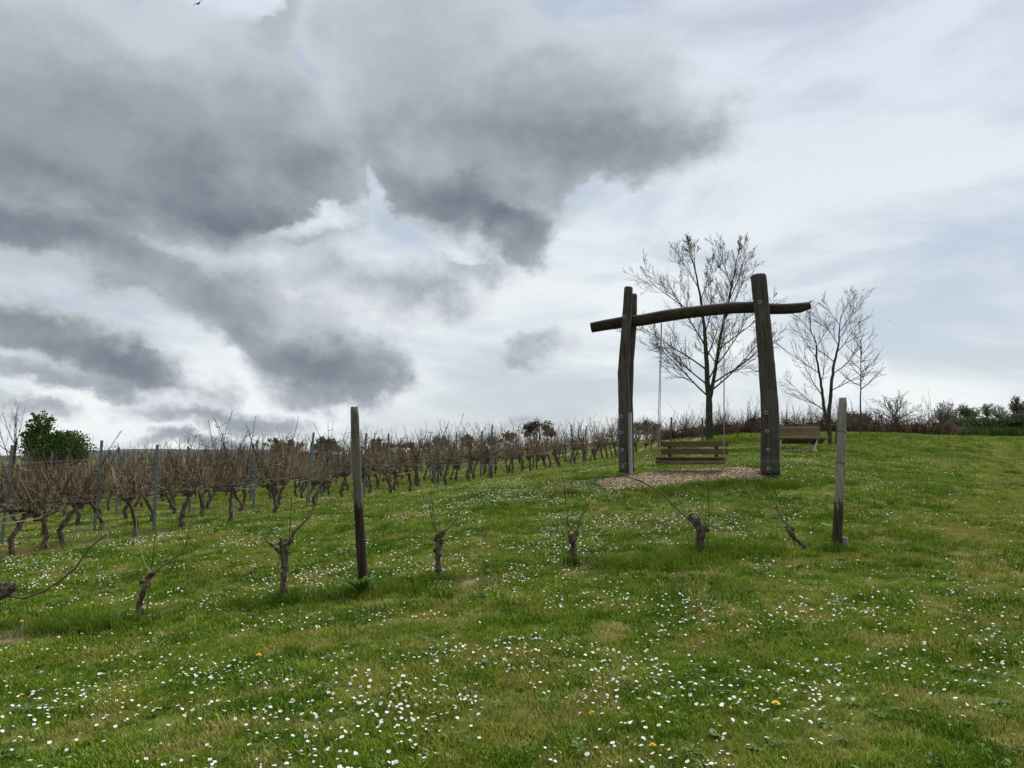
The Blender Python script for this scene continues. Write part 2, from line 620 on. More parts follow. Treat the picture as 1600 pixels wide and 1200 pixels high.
# ------------------------------------------------------------------ wood and metal
def wood_mat(name, light, dark, scale=5.0, stretch=(7, 7, .55), stain=None, bump=.6, moss=None):
    m = bpy.data.materials.new(name)
    m.use_nodes = True
    q = Ng(m.node_tree)
    b = m.node_tree.nodes['Principled BSDF']
    b.inputs['Roughness'].default_value = .88
    b.inputs['Specular IOR Level'].default_value = .15
    co = q.n('ShaderNodeTexCoord').outputs['Object']
    vec = q.vm('MULTIPLY', co, stretch)
    grain = q.noise(vec, scale, 7, .65, 2.0, .4)
    broad = q.noise(co, 2.2, 4, .6)
    c = q.mix(q.rng(q.m('MULTIPLY_ADD', broad, .35, q.m('MULTIPLY', grain, .75)), .33, .68), dark, light)
    crack = q.rng(q.noise(q.vm('MULTIPLY', vec, (1, 1, .35)), scale * 1.6, 4, .5), .36, .30)
    c = q.mix(q.m('MULTIPLY', crack, .75), c, tuple(k * .35 for k in dark))
    if moss is not None:
        c = q.mix(q.m('MULTIPLY', q.rng(q.noise(co, 3.1, 5, .65), .52, .72), .6), c, moss)
    if stain is not None:
        h, col, col2 = stain
        z = q.sep(co)[2]
        e = q.m('ADD', z, q.m('MULTIPLY_ADD', q.noise(q.vm('MULTIPLY', co, (14, 14, 1.2)), 2.0, 5, .65), .55, -.27))
        c = q.mix(q.rng(e, h + .06, h - .06), c, q.mix(q.rng(grain, .35, .7), col, col2))
    q.set(b.inputs['Base Color'], c)
    bp = q.n('ShaderNodeBump')
    bp.inputs['Strength'].default_value = bump
    bp.inputs['Distance'].default_value = .012
    q.set(bp.inputs['Height'], q.m('SUBTRACT', grain, q.m('MULTIPLY', crack, .5)))
    m.node_tree.links.new(bp.outputs[0], b.inputs['Normal'])
    return m


GALV = mat('galvanised_steel', (.22, .24, .25), .55, (.30, .32, .33), 14, metal=.2, spec=.4)
WIRE = mat('trellis_wire_steel', (.14, .15, .15), .7)
WIRE_DARK = mat('dark_wire', (.035, .04, .035), .6)
BARK = mat('vine_bark', (.125, .098, .072), .95, (.038, .030, .024), 16, (1.6, 1.6, .45), 6, 1.0, 22)
BARK_GREY = mat('old_vine_bark', (.15, .118, .084), .95, (.030, .023, .017), 18, (1.6, 1.6, .4), 6, 1.0, 26)
CANE = mat('vine_cane', (.20, .142, .086), .75, (.085, .058, .036), 3.0)
CANE_DARK = mat('dark_cane', (.075, .052, .04), .8, (.13, .09, .06), 9)
CANE_STRAW = mat('straw_cane', (.44, .36, .24), .8, (.33, .25, .15), 9)
CUT = mat('sawn_wood', (.42, .32, .22), .85, (.30, .22, .15), 20)


def post(name, label, cat, base_px, top_px, depth, r0, r1, m, seed, ties=()):
    """round post; ties are heights of the wire loops round it"""
    rng = random.Random(seed)
    b = on(base_px[0], depth)
    top = P(top_px[0], top_px[1], depth)
    axis = top - b
    t = thing(name, label, cat, b)
    mb = MB()
    n, sides = 22, 14
    lob = [1 + rng.uniform(-.05, .05) for _ in range(sides)]
    for i in range(n + 1):
        s = -.12 + 1.12 * i / n
        c = axis * s + Vector((math.sin(s * 5 + seed) * .006, 0, 0))
        r = r0 + (r1 - r0) * max(s, 0)
        if i == n:
            r *= .9
        for k in range(sides):
            a = 6.283 * k / sides
            q = r * lob[k] * (1 + rng.uniform(-.018, .018))
            mb.v.append((c.x + q * math.cos(a), c.y + q * math.sin(a), c.z + (rng.uniform(-.012, .01) if i == n else 0)))
    for i in range(n):
        for k in range(sides):
            k2 = (k + 1) % sides
            mb.face((i * sides + k, i * sides + k2, (i + 1) * sides + k2, (i + 1) * sides + k))
    mb.v.append(tuple(axis))
    for k in range(sides):
        mb.face((n * sides + k, n * sides + (k + 1) % sides, len(mb.v) - 1))
    mb.build('shaft', m, t, True)
    for h in ties:
        c = axis * (h / axis.length)
        r = r0 + (r1 - r0) * h / axis.length + .006
        w = MB()
        w.tube([c + Vector((math.cos(a) * r, math.sin(a) * r, .012 * math.sin(a * 2))) for a in [6.283 * k / 16 for k in range(17)]], .0042, 5, cap=False)
        w.build('wire_tie', WIRE_DARK, t, True)
    return t, b, top


POST_STAINED = wood_mat('stained_post_wood', (.15, .132, .096), (.045, .039, .029), 5, stain=(1.02, (.020, .014, .010), (.060, .042, .030)))
POST_GREY = wood_mat('grey_post_wood', (.27, .25, .215), (.09, .082, .07), 5, stain=(.62, (.028, .018, .013), (.085, .058, .043)))
FRONT_ROW = [on(u, d) for u, d in ((-200, 7.7), (0, 8.15), (220, 8.6), (443, 9.0), (572, 9.4), (690, 9.6), (897, 10.0), (1095, 10.4), (1255, 10.7), (1300, 10.8))]
post1, P1B, P1T = post('vineyard_post', 'brown wooden post with dark stained foot among the old vines', 'post', (572, 924), (553, 636), 9.4, .060, .050, POST_STAINED, 2, (.62,))
post2, P2B, P2T = post('vineyard_post', 'silver grey wooden end post tied with wire at right end of old vines', 'post', (1300, 858), (1317, 622), 10.8, .066, .058, POST_GREY, 5, (.62, 1.18, 1.62))
b = on(1312, 10.78)
stub = thing('wooden_stub', 'short grey wooden stub beside the foot of the grey end post', 'stub', b)
mb = MB()
mb.tube([(0, 0, -.06), (0.003, 0, .06), (.006, .002, .155)], [.05, .048, .043], 9, wob=.08, rng=random.Random(3))
mb.build('shaft', wood_mat('grey_stub_wood', (.30, .285, .26), (.12, .11, .10)), stub)


def wire(name, label, cat, a, b, sag, r, m, n=14, group=None):
    """stretched wire hung between two points, origin at its first end"""
    a, b = Vector(a), Vector(b)
    mb = MB()
    mb.tube([(b - a) * (i / n) - Vector((0, 0, sag * 4 * (i / n) * (1 - i / n))) for i in range(n + 1)], r, 4)
    o = mb.build(name, m)
    o.location = a
    return tag(o, label, cat, group)


def along(b, t, f):
    return b + (t - b) * f


wire('trellis_wire', 'upper thin wire strung between the stained and the grey post', 'wire', along(P1B, P1T, .68), along(P2B, P2T, .585), .02, .0014, WIRE)
wire('trellis_wire', 'lower thin wire strung between the stained and the grey post', 'wire', along(P1B, P1T, .30), along(P2B, P2T, .285), .10, .0014, WIRE)
wire('trellis_wire', 'thin wire running left from the stained post past the leaning vines', 'wire', along(P1B, P1T, .66), on(-200, 7.7) + Vector((0, 0, 1.2)), .03, .0014, WIRE)
wire('guy_wire', 'slack dark guy wire slanting from the grey end post to the grass', 'wire', along(P2B, P2T, .77) + Vector((.06, 0, 0)), G(1407, 862), .10, .0034, WIRE_DARK)

# rods standing beside the old vines: base column, depth, top pixel
for (u0, d, u1, v1, lab) in ((240, 8.62, 243, 832, 'thin dark rod standing in the leaning forked vine at left'), (451, 9.02, 456, 778, 'thin dark rod beside the tall forked old vine'), (693, 9.62, 672, 768, 'thin leaning rod beside the slim old vine right of the stained post'),
                             (890, 10.0, 881, 752, 'thin dark rod beside the stumpy vine in front of the chip bed'), (1103, 10.4, 1106, 738, 'thin dark rod beside the thick stump under the swing'), (1241, 10.7, 1204, 752, 'thin rod leaning left from the fallen vine by the grey post')):
    bb = on(u0, d)
    tt = P(u1, v1, d)
    mb = MB()
    mb.tube([(0, 0, -.1), tuple((tt - bb) * .5 + Vector((.006, 0, 0))), tuple(tt - bb)], [.0052, .005, .0045], 5)
    o = mb.build('vine_rod', WIRE_DARK)
    o.location = bb
    tag(o, lab, 'rod', 'rods standing along the old vine row')


def old_vine(label, depth, base_u, trunk, lumps, canes, seed, bark=None):
    """old vine of the front row. trunk: (u, v, radius m); lumps: (u, v, r); canes: (material, [(u, v)...], r0, r1)"""
    rng = random.Random(seed)
    bark = bark or BARK_GREY
    b = on(base_u, depth)
    t = thing('old_grapevine', label, 'grapevine', b, 0, 'old cut back vines of the front row')
    loc = lambda u, v, dd=0.0: P(u, v, depth + dd) - b
    mb = MB()
    pts = [Vector((0, 0, -.08))]
    rad = [trunk[0][2] * 1.15]
    ctl = [loc(u, v, rng.uniform(-.03, .03)) for u, v, _ in trunk]
    rr = [k[2] for k in trunk]
    for i in range(len(ctl) - 1):
        for s in range(5):
            f = s / 5
            pts.append(ctl[i].lerp(ctl[i + 1], f) + Vector((rng.uniform(-1, 1), rng.uniform(-1, 1), 0)) * rr[i] * .16)
            rad.append((rr[i] * (1 - f) + rr[i + 1] * f) * rng.uniform(.86, 1.16))
    pts.append(ctl[-1])
    rad.append(rr[-1] * .8)
    mb.tube(pts, rad, 11, wob=.17, rng=rng, twist=.16)
    # strands of peeling bark
    for _ in range(16):
        k = rng.randrange(1, max(2, len(pts) - 4))
        a = rng.uniform(0, 6.283)
        off = [Vector((math.cos(a), math.sin(a), 0)) * (rad[k + j] * rng.uniform(.95, 1.15)) for j in range(3)]
        mb.tube([pts[k + j] + off[j] for j in range(3)], [.003, .006, .002], 4)
    mb.build('trunk', bark, t)
    if lumps:
        for (u, v, r) in lumps:
            hb = MB()
            c = loc(u, v, rng.uniform(-.03, .03))
            hb.lump(c, r, rng, 0, 9, 6, .26, (1, 1, rng.uniform(.8, 1.15)))
            for _ in range(3):
                a, e = rng.uniform(0, 6.283), rng.uniform(-.3, 1.2)
                d = Vector((math.cos(a) * math.cos(e), math.sin(a) * math.cos(e), math.sin(e)))
                hb.tube([c + d * r * .4, c + d * r * 1.1, c + d * r * rng.uniform(1.25, 1.7)], [r * .34, r * .26, r * .18], 6, wob=.2, rng=rng)
            hb.build('knot', bark, t)
    for (m, cp, r0, r1) in canes:
        cb = MB()
        k = [loc(u, v, .02 * i) for i, (u, v) in enumerate(cp)]
        pp, rd = [], []
        n = len(k) - 1
        for i in range(n):
            for s in range(4):
                f = s / 4
                pp.append(k[i].lerp(k[i + 1], f))
                q = (i + f) / n
                rd.append((r0 + (r1 - r0) * q) * (1.35 if s == 0 and i else 1.0) * rng.uniform(.92, 1.08))
        pp.append(k[-1])
        rd.append(r1)
        cb.tube(pp, rd, 6, wob=.08, rng=rng)
        cb.build('cane', m, t, True)
    return t


old_vine('old vine head with one long dark cane at the left edge', 8.1, -60, [(-60, 1000, .05), (-55, 970, .05), (-30, 945, .055), (0, 928, .055), (14, 922, .06)], [(8, 920, .065), (22, 918, .045)],
         [(CANE_DARK, [(10, 931), (36, 935), (68, 924), (92, 909), (118, 887), (141, 855), (167, 834)], .012, .008)], 1)
old_vine('thin leaning old vine with knots and a curved rising cane at left', 8.6, 219, [(219, 968, .042), (218, 945, .036), (221, 932, .022), (228, 915, .024), (232, 902, .028), (240, 893, .020)], [(221, 929, .032), (221, 909, .026), (226, 922, .03), (240, 896, .022)],
         [(CANE, [(240, 896), (256, 883), (278, 868), (290, 854), (298, 820), (306, 783), (309, 762)], .011, .0055), (CANE_STRAW, [(238, 895), (228, 884), (220, 861), (214, 830), (212, 800)], .004, .002), (CANE_STRAW, [(205, 958), (218, 972)], .006, .004), (CANE_STRAW, [(243, 966), (260, 955), (272, 942)], .006, .003)], 2)
old_vine('tall grey forked old vine with a long red brown cane left of the stained post', 9.0, 444, [(444, 938, .036), (443, 912, .033), (445, 890, .034), (443, 866, .042), (443, 852, .036)], [(441, 850, .05), (447, 862, .035), (440, 842, .028), (455, 845, .03)],
         [(BARK_GREY, [(437, 864), (432, 858), (424, 850), (417, 847), (411, 833)], .020, .007), (BARK_GREY, [(448, 852), (456, 843), (458, 832), (464, 827)], .024, .015), (CANE, [(464, 827), (474, 817), (482, 809), (489, 795), (496, 778), (500, 760)], .013, .009), (CANE, [(499, 762), (505, 745), (516, 725), (530, 706), (537, 699)], .013, .006), (CANE_DARK, [(441, 905), (436, 890), (434, 878)], .008, .004)], 3)
old_vine('slim upright old vine with knotted head right of the stained post', 9.6, 690, [(695, 911, .040), (688, 898, .036), (684, 886, .036), (684, 868, .032), (685, 855, .034), (690, 842, .036)], [(688, 836, .046), (680, 843, .030), (679, 860, .024), (693, 832, .034)],
         [(CANE_DARK, [(686, 830), (677, 822), (674, 806), (669, 780)], .009, .005), (CANE_DARK, [(697, 830), (706, 820), (718, 806)], .007, .006), (CANE_STRAW, [(719, 805), (727, 793), (733, 781)], .004, .002), (CANE_STRAW, [(668, 778), (663, 762), (658, 748)], .004, .002), (CANE_DARK, [(690, 850), (693, 875), (696, 900)], .004, .003)], 4)
old_vine('stumpy old vine with small dark head in front of the wood chip bed', 10.0, 897, [(897, 883, .040), (897, 868, .034), (896, 855, .030), (896, 845, .036)], [(896, 840, .054), (901, 833, .04), (892, 846, .034)],
         [(CANE_DARK, [(893, 828), (889, 820), (887, 808)], .010, .006), (BARK_GREY, [(902, 829), (906, 812), (909, 804), (919, 795)], .011, .008), (CANE_STRAW, [(920, 794), (927, 784), (936, 766)], .007, .004)], 5)
old_vine('thick dark old stump bent over with an arching cane under the swing', 10.4, 1093, [(1093, 867, .052), (1094, 848, .048), (1096, 834, .056), (1092, 822, .058), (1084, 812, .046), (1078, 808, .04)], [(1097, 826, .062), (1106, 828, .030), (1081, 808, .044), (1090, 815, .05)],
         [(CANE_DARK, [(1078, 813), (1066, 803), (1050, 788), (1036, 772), (1020, 762), (1000, 751), (976, 744)], .013, .009), (CANE_STRAW, [(1081, 803), (1086, 796)], .012, .008)], 6)
old_vine('short fallen leaning old vine beside the grey end post', 10.7, 1256, [(1257, 853, .030), (1248, 846, .026), (1240, 839, .030), (1232, 829, .030)], [(1233, 829, .038), (1238, 826, .028), (1229, 824, .024)],
         [(CANE_DARK, [(1228, 821), (1222, 808), (1212, 788), (1204, 772)], .0065, .004), (CANE_DARK, [(1227, 818), (1216, 801), (1200, 780), (1182, 757)], .006, .003), (CANE_STRAW, [(1232, 818), (1242, 806), (1262, 795), (1284, 786)], .004, .003), (CANE_STRAW, [(1231, 833), (1240, 848)], .003, .002)], 7)

# ------------------------------------------------------------------ wood chip bed
CHIP_PX = [(938, 756), (958, 767), (1000, 766), (1030, 764), (1070, 760), (1120, 757), (1165, 755), (1192, 750), (1190, 739), (1160, 734), (1100, 736), (1040, 739), (1005, 744), (985, 749), (955, 751)]
CHIPS = [tuple(G(u, v)) for u, v in CHIP_PX]
CHIP_C = (sum(p[0] for p in CHIPS) / len(CHIPS), sum(p[1] for p in CHIPS) / len(CHIPS))


def chip_bed():
    rng = random.Random(4)
    mb = MB()
    cx, cy = CHIP_C
    rings = 8
    n = len(CHIPS) * 4
    out = []
    for i in range(len(CHIPS)):
        a, b = CHIPS[i], CHIPS[(i + 1) % len(CHIPS)]
        for s in range(4):
            f = s / 4
            out.append((a[0] + (b[0] - a[0]) * f, a[1] + (b[1] - a[1]) * f))
    mb.v.append((cx, cy, th(cx, cy) + .03))
    for r in range(1, rings + 1):
        f = r / rings
        for (x, y) in out:
            q = f * (1 + (rng.uniform(-.03, .05) if r == rings else 0))
            px, py = cx + (x - cx) * q, cy + (y - cy) * q
            mb.v.append((px, py, th(px, py) + (.03 if r < rings else .004) + rng.uniform(-.008, .008)))
    for i in range(n):
        j = (i + 1) % n
        mb.face((0, 1 + i, 1 + j))
        for r in range(rings - 1):
            a = 1 + r * n
            mb.face((a + i, a + n + i, a + n + j, a + j))
    m = mat('chip_mulch', (.27, .20, .125), .95, (.13, .09, .055), 22, detail=6, bump=1.0, bump_scale=40)
    o = mb.build('wood_chip_bed', m)
    o['kind'] = 'structure'


chip_bed()


def chips():
    rng = random.Random(6)
    m = bpy.data.materials.new('wood_chip')
    m.use_nodes = True
    q = Ng(m.node_tree)
    rnd = q.n('ShaderNodeObjectInfo').outputs['Random']
    bb = m.node_tree.nodes['Principled BSDF']
    bb.inputs['Roughness'].default_value = .9
    c = q.mix(q.rng(rnd, 0, .6), (.12, .084, .046), (.33, .255, .145))
    q.set(bb.inputs['Base Color'], q.mix(q.rng(rnd, .8, 1.0), c, (.60, .50, .38)))
    kinds = []
    for _ in range(5):
        mb = MB()
        mb.box((0, 0, 0), (rng.uniform(.05, .085), rng.uniform(.022, .04), rng.uniform(.008, .016)), None, 0, .003)
        kinds.append(mb.mesh('chip', m))
    xs = [p[0] for p in CHIPS]
    ys = [p[1] for p in CHIPS]
    g2 = np.random.default_rng(2)
    n = 26000
    x = g2.uniform(min(xs), max(xs), n)
    y = g2.uniform(min(ys), max(ys), n)
    k = in_poly(x, y, CHIPS)
    # a few stray ones beyond the rim
    x, y = x[k] + g2.normal(0, .06, k.sum()), y[k] + g2.normal(0, .06, k.sum())
    n = len(x)
    rot = np.stack([g2.normal(0, .35, n), g2.normal(0, .35, n), g2.random(n) * 6.283], 1)
    scatter('wood_chips', np.stack([x, y, TH(x, y) + .034 + g2.random(n) * .012], 1), rot, g2.uniform(.6, 1.25, n), g2.integers(0, 5, n), kinds, 'light brown wood chips spread under the swing', 'wood chips')


# ------------------------------------------------------------------ swing frame
LOG_DARK = wood_mat('oak_log', (.088, .078, .066), (.024, .020, .016), 4.2, (6, 6, .45), bump=.8)
LOG_BEAM = wood_mat('oak_beam', (.048, .040, .029), (.012, .010, .007), 4.2, (.45, 6, 6), bump=.8, moss=(.05, .06, .03))
BENCH_WOOD = wood_mat('swing_slat_wood', (.135, .095, .052), (.055, .038, .022), 4.5, (.5, 7, 7), bump=.3)
BENCH_DARK = mat('dark_bracket', (.03, .028, .025), .7)
STRAP = mat('dull_steel_strap', (.17, .185, .19), .65, (.25, .265, .27), 9)
ROPE = mat('grey_rope', (.30, .29, .31), .8, (.2, .19, .21), 60)
BOLT = mat('zinc_bolt', (.30, .30, .29), .55, (.18, .18, .17), 30, metal=.3, spec=.4)

YL, YR = 17.4, 16.5
FL = on(977, YL)                     # feet of the two front logs
FR = on(1204, YR)
BEAM_D = (Vector((FR.x, FR.y, 0)) - Vector((FL.x, FL.y, 0))).normalized()
BACK = Vector((-BEAM_D.y, BEAM_D.x, 0))          # away from the viewer
frame = thing('log_swing_stand', 'tall swing stand of dark weathered logs with curved crossbeam over wood chips', 'swing stand', (FL + FR) / 2)
F0 = Vector(frame.location)


def log(px, depth, off, name, seed):
    """log post from (u, v, width px) samples of its axis"""
    rng = random.Random(seed)
    ctl = [(P(u, v, depth) + off, w * depth / FPX / 2) for u, v, w in px]
    pts, rad = [], []
    for i in range(len(ctl) - 1):
        for s in range(6):
            f = s / 6
            f = f * f * (3 - 2 * f) * .5 + f * .5
            pts.append(ctl[i][0].lerp(ctl[i + 1][0], f) - F0)
            rad.append(ctl[i][1] + (ctl[i + 1][1] - ctl[i][1]) * f)
    pts.append(ctl[-1][0] - F0)
    rad.append(ctl[-1][1])
    # rounded, slightly ragged top end
    up = (pts[-1] - pts[-2]).normalized()
    pts += [pts[-1] + up * rad[-1] * .25]
    rad += [rad[-1] * .82]
    mb = MB()
    mb.tube(pts, rad, 16, wob=.045, rng=rng)
    return mb.build(name, LOG_DARK, frame, True), pts, rad


LFRONT = [(977, 738, 19), (975.5, 680, 18.5), (975, 626, 17.8), (973.5, 584, 17), (978.5, 510, 15), (982, 450, 13.5)]
LBACK = [(977, 738, 18), (977, 680, 17), (976, 620, 16), (978, 560, 15.5), (983, 500, 15), (984, 454, 14)]
RFRONT = [(1204, 741, 29), (1203.5, 690, 28), (1203, 640, 27), (1198, 570, 25), (1192, 500, 23), (1185, 432, 24.5)]
GAPV = BACK * .52
lf, lfp, lfr = log(LFRONT, YL, Vector(), 'log_post', 1)
lb, _, _ = log(LBACK, YL, GAPV, 'log_post', 2)
rf, rfp, rfr = log(RFRONT, YR, Vector(), 'log_post', 3)
rb, _, _ = log([(u, v, w * .86) for u, v, w in RFRONT[:-1]] + [(1186, 446, 20)], YR, GAPV, 'log_post', 4)

# crossbeam: runs between the pairs
mid = BACK * .26
A0, A1 = FL + mid, FR + mid


def beam_pt(u, v):
    """point of the vertical plane of the beam seen at a pixel"""
    d = pdir(u, v)
    n = BACK
    t = (A0 - Vector((0, 0, CAMZ))).dot(n) / d.dot(n)
    return Vector((0, 0, CAMZ)) + d * t


bp_ = [(924, 512, 17), (945, 508, 18), (975, 503, 19), (1003, 500, 19), (1040, 493.5, 19.5), (1070, 489, 19), (1096, 486, 18.5), (1145, 481, 18.5), (1180, 480, 18), (1204, 482.5, 17.5), (1230, 482.5, 17), (1250, 481, 16), (1266, 477, 12)]
mb = MB()
pts = [beam_pt(u, v) - F0 for u, v, _ in bp_]
rad = [w * (17.2 - .7 * (u - 924) / 342) / FPX / 2 for u, _, w in bp_]
mb.tube(pts, rad, 16, wob=.05, rng=random.Random(9))
beam = mb.build('crossbeam', LOG_BEAM, frame, True)
sp = MB()
sp.tube([pts[-1] + Vector((-.05, 0, .05)), pts[-1] + Vector((.02, 0, .085)), pts[-1] + Vector((.06, 0, .10))], [.02, .014, .004], 5, wob=.2, rng=random.Random(1))
sp.build('splinter', LOG_BEAM, beam)


def bolt(px, depth, parent, axis_u, half):
    """washer and nut on the face of a log towards the viewer"""
    u, v = px
    c = P(u, v, depth) - BACK * (half + .002) - F0
    d = -BACK
    mb = MB()
    mb.tube([c - d * .01, c + d * .008], .043, 14)
    w = mb.build('washer', BOLT, parent, False)
    nb = MB()
    nb.tube([c + d * .0085, c + d * .030], .021, 6)
    nb.build('nut', BENCH_DARK, w)


for v, u in ((497, 977), (651, 972), (676, 972), (703, 973), (729, 974)):
    bolt((u, v), YL, lf, 0, .5 * (15 if v < 500 else 18) * YL / FPX * 1.0)
for v, u in ((474, 1187), (645.5, 1197), (674, 1198.5), (703, 1200), (732, 1200.5)):
    bolt((u, v), YR, rf, 0, .5 * (23 if v < 500 else 28) * YR / FPX * 1.0)

# galvanised feet: flat bars let into the logs and a plate below each pair
for (base, u, v0, v1, yy, w) in ((FL, 985.5, 645, 747, YL, .062), (FR, 1213.5, 716, 747, YR, .06)):
    p0 = P(u, v0, yy) - BACK * .05 - F0
    p1 = P(u, v1, yy) - BACK * .05 - F0
    rot = Matrix((BEAM_D, BACK, Vector((0, 0, 1)))).transposed()
    mb = MB()
    k = (p0 + p1) / 2
    mb.box(k, (w, .16, (p0 - p1).length), rot)
    mb.build('steel_bar', STRAP, frame)
    c = base + BACK * .26 - F0
    for s in (-.26, .26):
        mb = MB()
        mb.box(c + BACK * s + Vector((0, 0, .03)), (.13, .12, .30), rot)
        mb.build('steel_foot', GALV, frame)

# ------------------------------------------------------------------ swing bench
rot = Matrix((BEAM_D, BACK, Vector((0, 0, 1)))).transposed()
SC = P(1078, 716, 17.1)              # middle of the seat's front edge
bench = thing('swing_bench', 'brown slatted wooden swing bench hanging on ropes from the log frame', 'swing bench', SC)
W = 1.52


def slat(name, x, y, z, size, m=BENCH_WOOD, tilt=0.0, parent=bench):
    mb = MB()
    r2 = rot @ Matrix.Rotation(tilt, 3, 'X')
    mb.box((0, 0, 0), size, None, 0, .006)
    o = mb.build(name, m, parent)
    o.location = rot @ Vector((x, y, z))
    o.rotation_euler = r2.to_euler()
    return o


for k in range(4):
    slat('seat_slat', 0, .05 + .125 * k, .010 - .012 * k, (W, .105, .034))
slat('front_rail', 0, -.035, -.085, (W - .02, .045, .085))
slat('rear_rail', 0, .47, -.10, (W - .02, .045, .085))
slat('back_slat', .06, .56, .150, (W - .02, .032, .125), tilt=-.22)
slat('back_slat', .06, .61, .325, (W - .0, .032, .125), tilt=-.22)
for s in (-.52, .52):
    slat('back_upright', s + .03, .60, .14, (.075, .05, .48), BENCH_DARK, tilt=-.22)
    slat('seat_bearer', s, .23, -.075, (.075, .50, .075), BENCH_DARK)
for s in (-1, 1):
    for dpt, tag_ in ((.0, 'f'), (.46, 'b')):
        a = Vector((s * (W / 2 - .035), dpt + .02, -.06))
        topu = 1033.5 if s < 0 else 1131
        tp = beam_pt(topu, 505 if s < 0 else 489)
        b2 = tp - SC + BACK * (dpt - .23) * .25
        mb = MB()
        aw = rot @ a
        mb.tube([aw + (b2 - aw) * (i / 8) for i in range(9)], .0085, 6)
        mb.build('rope', ROPE, bench, True)
for s in (-1, 1):
    slat('rope_knot', s * (W / 2 - .035), .02, .03, (.035, .035, .05), ROPE)

# ------------------------------------------------------------------ timber edging at the rim of the bed
EDGE = wood_mat('edging_wood', (.34, .30, .25), (.15, .125, .10), 5, (.5, 7, 7), bump=.4)
for (ua, va, ub, vb, lab) in ((868, 758, 948, 752, 'grey sunken timber edging board left of the wood chips'), (1128, 757, 1196, 756, 'grey sunken timber edging board below the right swing post'), (1150, 703, 1190, 700, 'weathered board lying in the grass left of the slatted lounger')):
    a, b = G(ua, va), G(ub, vb)
    d = (b - a)
    t = thing('edging_board', lab, 'board', (a + b) / 2)
    mb = MB()
    mb.box((0, 0, .012), (d.length, .045, .085), None, 0, .005)
    o = mb.build('plank', EDGE, t)
    o.rotation_euler = Vector((1, 0, 0)).rotation_difference(d).to_euler()

# ------------------------------------------------------------------ slatted lounger
def lounger():
    Y = 24.0
    c = on(1247, Y)
    t = thing('slatted_lounger', 'brown slatted lounger bench with curved back behind the right swing post', 'lounger', c)
    t.rotation_euler = (0, 0, R(-4))
    wood = wood_mat('lounger_slat_wood', (.17, .112, .072), (.085, .055, .036), 4, (.6, 7, 7), bump=.2)
    white = mat('pale_metal', (.62, .64, .64), .5, (.5, .52, .52), 20)
    w = 1.84
    # profile from the front edge over the seat to the top of the back: depth, height
    prof = [(-.02, .40), (.0, .475), (.09, .485), (.19, .455), (.29, .42), (.39, .38), (.49, .34), (.59, .305), (.68, .285), (.745, .34), (.785, .43), (.82, .53), (.855, .61), (.89, .69), (.93, .77), (.985, .835)]
    for i in range(len(prof) - 1):
        (y0, z0), (y1, z1) = prof[i], prof[i + 1]
        L = math.hypot(y1 - y0, z1 - z0)
        mb = MB()
        mb.box((0, 0, 0), (w, L * .80, .026), None, 0, .004)
        o = mb.build('slat', wood, t)
        o.location = (.0, (y0 + y1) / 2, (z0 + z1) / 2)
        o.rotation_euler = (math.atan2(z1 - z0, y1 - y0), 0, 0)
    for s in (-.62, .62):
        mb = MB()
        mb.tube([(s, y, z - .035) for y, z in prof[1:]], .024, 6)
        mb.build('rib', BENCH_DARK, t, True)
    for s in (-.55, .55):
        mb = MB()
        for a, b in (((s - .08, .10, .02), (s + .06, .10, .42)), ((s + .06, .12, .02), (s - .08, .62, .32)), ((s + .12, .62, .0), (s + .12, .62, .32)), ((s, .1, .03), (s, .75, .03))):
            mb.tube([a, b], .022, 6)
        mb.build('leg_frame', white, t)
    mb = MB()
    mb.tube([(-.55, .12, .06), (.55, .12, .06)], .018, 6)
    mb.build('cross_bar', GALV, t)


lounger()

# ------------------------------------------------------------------ trellised vineyard
def cane_path(rng, p, d, L, n, curl, grav):
    pts = [Vector(p)]
    d = Vector(d).normalized()
    for i in range(n):
        d = (d + Vector((rng.uniform(-1, 1), rng.uniform(-1, 1), rng.uniform(-1, 1) + grav)) * curl).normalized()
        pts.append(pts[-1] + d * (L / n))
    return pts


